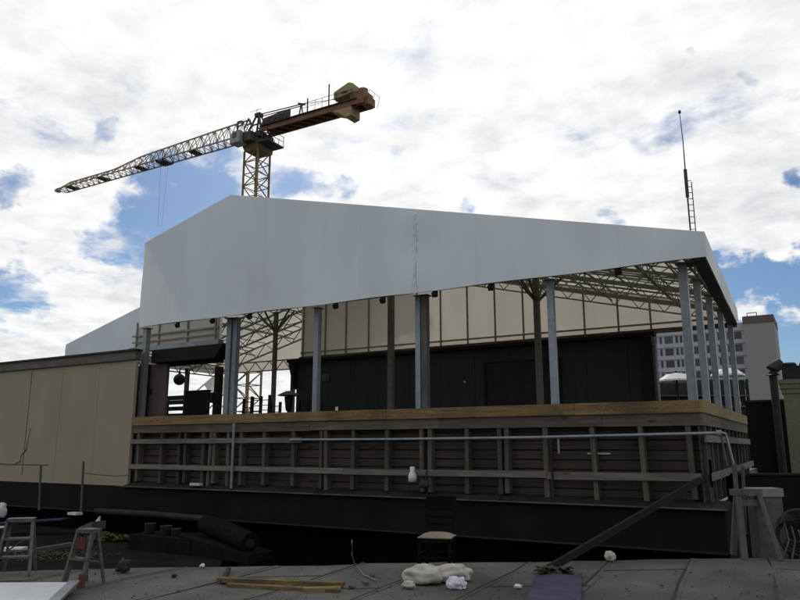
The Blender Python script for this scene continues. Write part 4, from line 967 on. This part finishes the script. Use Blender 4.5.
# ------------------------------------------------------------------ jumble on the lower roof at the left
b = MB(); b.tube([atY(96, 511, 12.9), atY(150, 514, 12.7), atY(206, 519, 12.4)], .075, 12); tag(b.build('drain_pipe', 'pipe_dark'), 'long dark grey pipe running under the black wall at left', 'pipe')
a0, a1 = atY(206, 524, 11.9), atY(250, 543, 11.3)
t = thing('carpet_roll', 'dark brown rolled carpet lying under the black wall', 'roll', a0.to_tuple())
b = MB(); b.tube([a0, a0.lerp(a1, .5)+Vector((0, 0, .03)), a1], .2, 18); b.build('roll', 'carpet', t)
d = (a1-a0).normalized(); b = MB(); b.tube([a1+d*.005, a1+d*.012], .09, 14); b.build('core', 'dark', t)
b = MB(); b.poly([(a0.x-.3, 11.4, -.6), (a1.x+.15, 11.1, -.6), (a1.x+.15, 11.1, a1.z-.19), (a0.x-.3, 11.4, a0.z-.2)], (0, .7, 0)); tag(b.build('crate_stack', 'bitumen'), 'dark low crates carrying the carpet roll', 'crates')
b = MB(); rnd = random.Random(9); p = atZ(118, 541, -.6)
for k in range(220):
    q = p+RT*rnd.gauss(0, .42)+FW*rnd.gauss(0, .12)+Vector((0, 0, rnd.uniform(0, .14))); a = rnd.uniform(0, 6.28); u = Vector((math.cos(a), math.sin(a), rnd.uniform(-.6, .6)))*.06; v = Vector((-math.sin(a), math.cos(a), rnd.uniform(-.6, .6)))*.025
    b.add([q-u-v, q+u-v, q+u+v, q-u+v], [(0, 1, 2, 3)])
tag(b.build('moss_debris', 'yellow'), 'yellow green heap of debris behind the step stool', 'debris', kind='stuff')
b = MB(); p = atZ(45, 556, -.6)
for k in range(420):
    q = p+RT*rnd.gauss(0, .6)+FW*rnd.gauss(0, .3)+Vector((0, 0, rnd.uniform(0, .05))); a = rnd.uniform(0, 6.28); u = Vector((math.cos(a), math.sin(a), rnd.uniform(-.4, .4)))*.05; v = Vector((-math.sin(a), math.cos(a), rnd.uniform(-.4, .4)))*.008
    b.add([q-u-v, q+u-v, q+u+v, q-u+v], [(0, 1, 2, 3)])
tag(b.build('straw_debris', 'straw'), 'straw coloured litter between step ladder and stool', 'debris', kind='stuff')
b = MB(); b.bar(atZ(30, 551, -.4), atZ(72, 544, -.4), .09, .07); tag(b.build('timber_length', 'fascia'), 'pale timber length lying between step ladder and stool', 'timber')
b = MB(); p = atY(75, 513.5, 12.4); b.box(p.x-.17, p.x+.17, 12.3, 12.5, p.z-.03, p.z+.03); tag(b.build('paper_pad', 'white'), 'small white pad lying at the foot of the right guard pole', 'pad')
p = atY(97, 521.5, 12.2); b = MB(); b.poly([p+Vector((-.07, 0, 0)), p+Vector((.07, 0, -.12)), p+Vector((.07, 0, .13))], (0, .04, 0)); tag(b.build('white_offcut', 'white'), 'white triangular offcut right of the guard pole', 'offcut')
p = atY(92, 528, 12.1); b = MB(); b.obox(Vector(p), Vector((.25, 0, .08)), Vector((0, .2, 0)), Vector((0, 0, .1))); b.poly([p+Vector((-.3, -.1, -.45)), p+Vector((.3, -.1, -.45)), p+Vector((.3, -.1, -.1)), p+Vector((-.3, -.1, -.1))], (0, .4, 0)); tag(b.build('cardboard_box', 'brown'), 'dark open carton below the white triangular offcut', 'carton')
p0, p1 = atZ(-5, 520, -.1), atZ(70, 515, -.1)
a0, a1 = atY(0, 523, 11.5), atY(66, 519, 12.3)
b = MB(); b.bar(a0, a1, .5, .035); tag(b.build('blue_board', 'blue'), 'dark blue board spanning behind the step ladder', 'board')
p = atY(2, 512, 12); b = MB(); b.blob(p, .14, .1, .25, 14, .2, 44); tag(b.build('white_bag', 'panel_white', loc=p), 'pale bag hanging at the far left edge above the blue board', 'bag')
a0 = atY(-4, 527, 11); a1 = atY(8, 527, 11); b = MB(); b.bar(a0, a1, .12, .04); tag(b.build('white_board', 'white'), 'short white board end at the left edge by the step ladder', 'board')
p = atZ(14, 549, -.3); b = MB(); b.obox(Vector(p), RT*.2, FW*.12, Vector((0, 0, .03))); tag(b.build('white_tile', 'white'), 'white tile seen between the step ladder legs', 'tile')
# buckets and oddments in the shade under the carpet
kk = 0
for px, py, s, m, lb, cat in ((150, 529, .12, 'oddment', 'pale plastic tub left in the pile of oddments', 'tub'), (166, 532, .13, 'oddment', 'dull metal tin in the pile of oddments', 'tin'), (176, 534, .11, 'oddment', 'grey tub nearest the carpet roll', 'tub'), (187, 545, .08, 'ledge', 'small dark tin low in the pile of oddments', 'tin')):
    p = atY(px, py, 11.6); b = MB(); b.lathe([(s*.8, -s*1.1), (s, s), (s*1.05, s*1.05), (s*.9, s*1.05), (s*.8, -s*.5)], p, 16); tag(b.build('tub' if cat == 'tub' else 'tin', m, loc=p), lb, cat)
b = MB(); b.box(atY(140, 540, 11.6).x, atY(200, 540, 11.6).x, 11.3, 12.2, -.6, atY(170, 538, 11.3).z); tag(b.build('pallet_stack', 'bitumen'), 'dark pallets carrying the tubs and tins', 'pallets')
p = atZ(123, 572, .02); b = MB(); b.blob(p+Vector((0, 0, .06)), .09, .07, .1, 14, .4, 77); tag(b.build('dark_bundle', 'rubber', loc=p), 'small black crumpled bundle on the roof edge right of the step stool', 'bundle')
p = atZ(174, 577, .02); b = MB(); b.lathe([(.03, 0), (.03, .03), (.01, .04)], p, 10); tag(b.build('roof_drain', 'rubber', loc=p), 'tiny black roof drain between stool and planks', 'drain')

# ------------------------------------------------------------------ light
SUN_EL = math.radians(36); SUN_AZ = math.radians(34)        # azimuth measured from +Y towards -X
sd = Vector((-math.sin(SUN_AZ)*math.cos(SUN_EL), math.cos(SUN_AZ)*math.cos(SUN_EL), math.sin(SUN_EL)))
sl = bpy.data.lights.new('sun', 'SUN'); sl.energy = 2.2; sl.angle = math.radians(4); sl.color = (1, .95, .87)
so = bpy.data.objects.new('sun', sl); col.objects.link(so); so.rotation_euler = sd.to_track_quat('Z', 'Y').to_euler(); so.location = (-30, 40, 60)

wd = bpy.data.worlds.new('World'); scene.world = wd; wd.use_nodes = True
T = wd.node_tree; N = T.nodes; L = T.links
bg = N['Background']; bg.inputs['Strength'].default_value = .1
sky = N.new('ShaderNodeTexSky'); sky.sky_type = 'NISHITA'; sky.sun_disc = False; sky.sun_elevation = SUN_EL; sky.sun_rotation = -SUN_AZ
sky.air_density = 1.0; sky.dust_density = .6; sky.ozone_density = 1.6
def math_(op, a, b=None, clamp=False):
    n = N.new('ShaderNodeMath'); n.operation = op; n.use_clamp = clamp
    for i, v in enumerate((a, b)):
        if v is None: continue
        if isinstance(v, (int, float)): n.inputs[i].default_value = v
        else: L.new(v, n.inputs[i])
    return n.outputs[0]
def mrange(v, a, b, c, d, smooth=False):
    n = N.new('ShaderNodeMapRange'); n.interpolation_type = 'SMOOTHSTEP' if smooth else 'LINEAR'
    L.new(v, n.inputs['Value'])
    for k, x in zip(('From Min', 'From Max', 'To Min', 'To Max'), (a, b, c, d)): n.inputs[k].default_value = x
    return n.outputs['Result']
tc = N.new('ShaderNodeTexCoord'); dirv = tc.outputs['Generated']
sep = N.new('ShaderNodeSeparateXYZ'); L.new(dirv, sep.inputs[0])
zc = math_('ADD', math_('MAXIMUM', sep.outputs['Z'], 0.0), .16)
cmb = N.new('ShaderNodeCombineXYZ'); L.new(math_('DIVIDE', sep.outputs['X'], zc), cmb.inputs[0]); L.new(math_('DIVIDE', sep.outputs['Y'], zc), cmb.inputs[1])
def noise(vec, scale, detail, rough=.55, off=(0, 0, 0), dist=0):
    mp = N.new('ShaderNodeMapping'); mp.inputs['Location'].default_value = off; L.new(vec, mp.inputs['Vector'])
    n = N.new('ShaderNodeTexNoise'); n.inputs['Scale'].default_value = scale; n.inputs['Detail'].default_value = detail; n.inputs['Roughness'].default_value = rough; n.inputs['Distortion'].default_value = dist
    L.new(mp.outputs[0], n.inputs['Vector']); return n
plane = cmb.outputs[0]
n1 = noise(plane, 2.6, 9, .6, (3.1, 1.7, 0), .3).outputs['Fac']
n2 = noise(plane, 5.5, 8, .62, (7.3, 2.1, 0), .2).outputs['Fac']
nw = noise(dirv, 9, 5, .6)
wv = N.new('ShaderNodeVectorMath'); wv.operation = 'SUBTRACT'; L.new(nw.outputs['Color'], wv.inputs[0]); wv.inputs[1].default_value = (.5, .5, .5)
ws = N.new('ShaderNodeVectorMath'); ws.operation = 'SCALE'; ws.inputs['Scale'].default_value = .17; L.new(wv.outputs[0], ws.inputs[0])
wa = N.new('ShaderNodeVectorMath'); wa.operation = 'ADD'; L.new(dirv, wa.inputs[0]); L.new(ws.outputs[0], wa.inputs[1])
wn = N.new('ShaderNodeVectorMath'); wn.operation = 'NORMALIZE'; L.new(wa.outputs[0], wn.inputs[0])
# openings in the cloud: (direction, radius in degrees, depth)
HOLES = [(155, 228, 3.4, .95), (195, 195, 3.0, .95), (112, 236, 2.2, .7), (215, 178, 2.2, .7), (285, 187, 2.0, .7), (320, 190, 1.2, .5), (5, 200, 1.6, .55), (15, 287, 1.8, .58), (45, 288, 1.6, .55),
         (722, 268, 1.8, 1), (750, 272, 1.9, 1.1), (780, 274, 2.1, 1.1), (800, 278, 2.2, 1.1), (790, 342, 1.9, 1), (765, 352, 2.0, 1), (775, 375, 2.6, 1), (800, 390, 4, 1), (797, 171, .8, .5), (120, 138, .8, .28), (465, 205, 1.0, .5), (385, 153, 1.0, .38), (605, 214, 1.0, .5), (515, 140, .6, .28), (755, 80, .8, .26), (703, 40, .5, .3)]
hole = None
for (px, py, r, s) in HOLES:
    d = ray(px, py).normalized()
    dp = N.new('ShaderNodeVectorMath'); dp.operation = 'DOT_PRODUCT'; L.new(wn.outputs[0], dp.inputs[0]); dp.inputs[1].default_value = d
    v = mrange(dp.outputs['Value'], math.cos(math.radians(r*1.5)), math.cos(math.radians(r*.25)), 0, s, True)
    hole = v if hole is None else math_('MAXIMUM', hole, v)
cov = math_('ADD', math_('MULTIPLY', n1, .6), math_('MULTIPLY', n2, .4))
dens = math_('SUBTRACT', math_('ADD', math_('MULTIPLY', cov, 2.4), -.42), math_('MULTIPLY', hole, .66))
mask = mrange(dens, .26, .72, 0, 1, True)
# cloud tone: bright towards the sun, grey underneath and away from it
sdn = N.new('ShaderNodeVectorMath'); sdn.operation = 'DOT_PRODUCT'; L.new(dirv, sdn.inputs[0]); sdn.inputs[1].default_value = sd
toward = mrange(sdn.outputs['Value'], -.35, .75, .75, .96, True)
n4 = noise(plane, 1.9, 7, .6, (1.3, 8.2, 0), .4).outputs['Fac']
shade = mrange(n4, .46, .68, 1.0, .86, True)
n5 = noise(plane, 7, 6, .6, (4.3, .2, 0)).outputs['Fac']
fine = mrange(n5, .33, .68, 1.07, .85)
glow = mrange(sdn.outputs['Value'], .75, .99, 0, .10, True)
br = math_('MULTIPLY', math_('MULTIPLY', math_('ADD', toward, glow), shade), fine)
cc = N.new('ShaderNodeMix'); cc.data_type = 'RGBA'; cc.inputs['A'].default_value = (8.2, 8.8, 9.8, 1); cc.inputs['B'].default_value = (9.9, 9.9, 9.9, 1)
L.new(mrange(br, .5, .95, 0, 1), cc.inputs['Factor'])
cs = N.new('ShaderNodeVectorMath'); cs.operation = 'SCALE'; L.new(cc.outputs['Result'], cs.inputs[0]); L.new(br, cs.inputs['Scale'])
skm = N.new('ShaderNodeVectorMath'); skm.operation = 'MULTIPLY'; L.new(sky.outputs[0], skm.inputs[0]); skm.inputs[1].default_value = (.43, .55, .70)
mxs = N.new('ShaderNodeMix'); mxs.data_type = 'RGBA'; L.new(mask, mxs.inputs['Factor']); L.new(skm.outputs[0], mxs.inputs['A']); L.new(cs.outputs[0], mxs.inputs['B'])
L.new(mxs.outputs['Result'], bg.inputs['Color'])

# ------------------------------------------------------------------ render settings
scene.render.engine = 'CYCLES'
scene.view_settings.view_transform = 'Standard'; scene.view_settings.look = 'None'; scene.view_settings.exposure = 0; scene.view_settings.gamma = 1
scene.cycles.max_bounces = 6; scene.cycles.diffuse_bounces = 4; scene.cycles.transmission_bounces = 4
scene.render.resolution_x = 1024; scene.render.resolution_y = 768
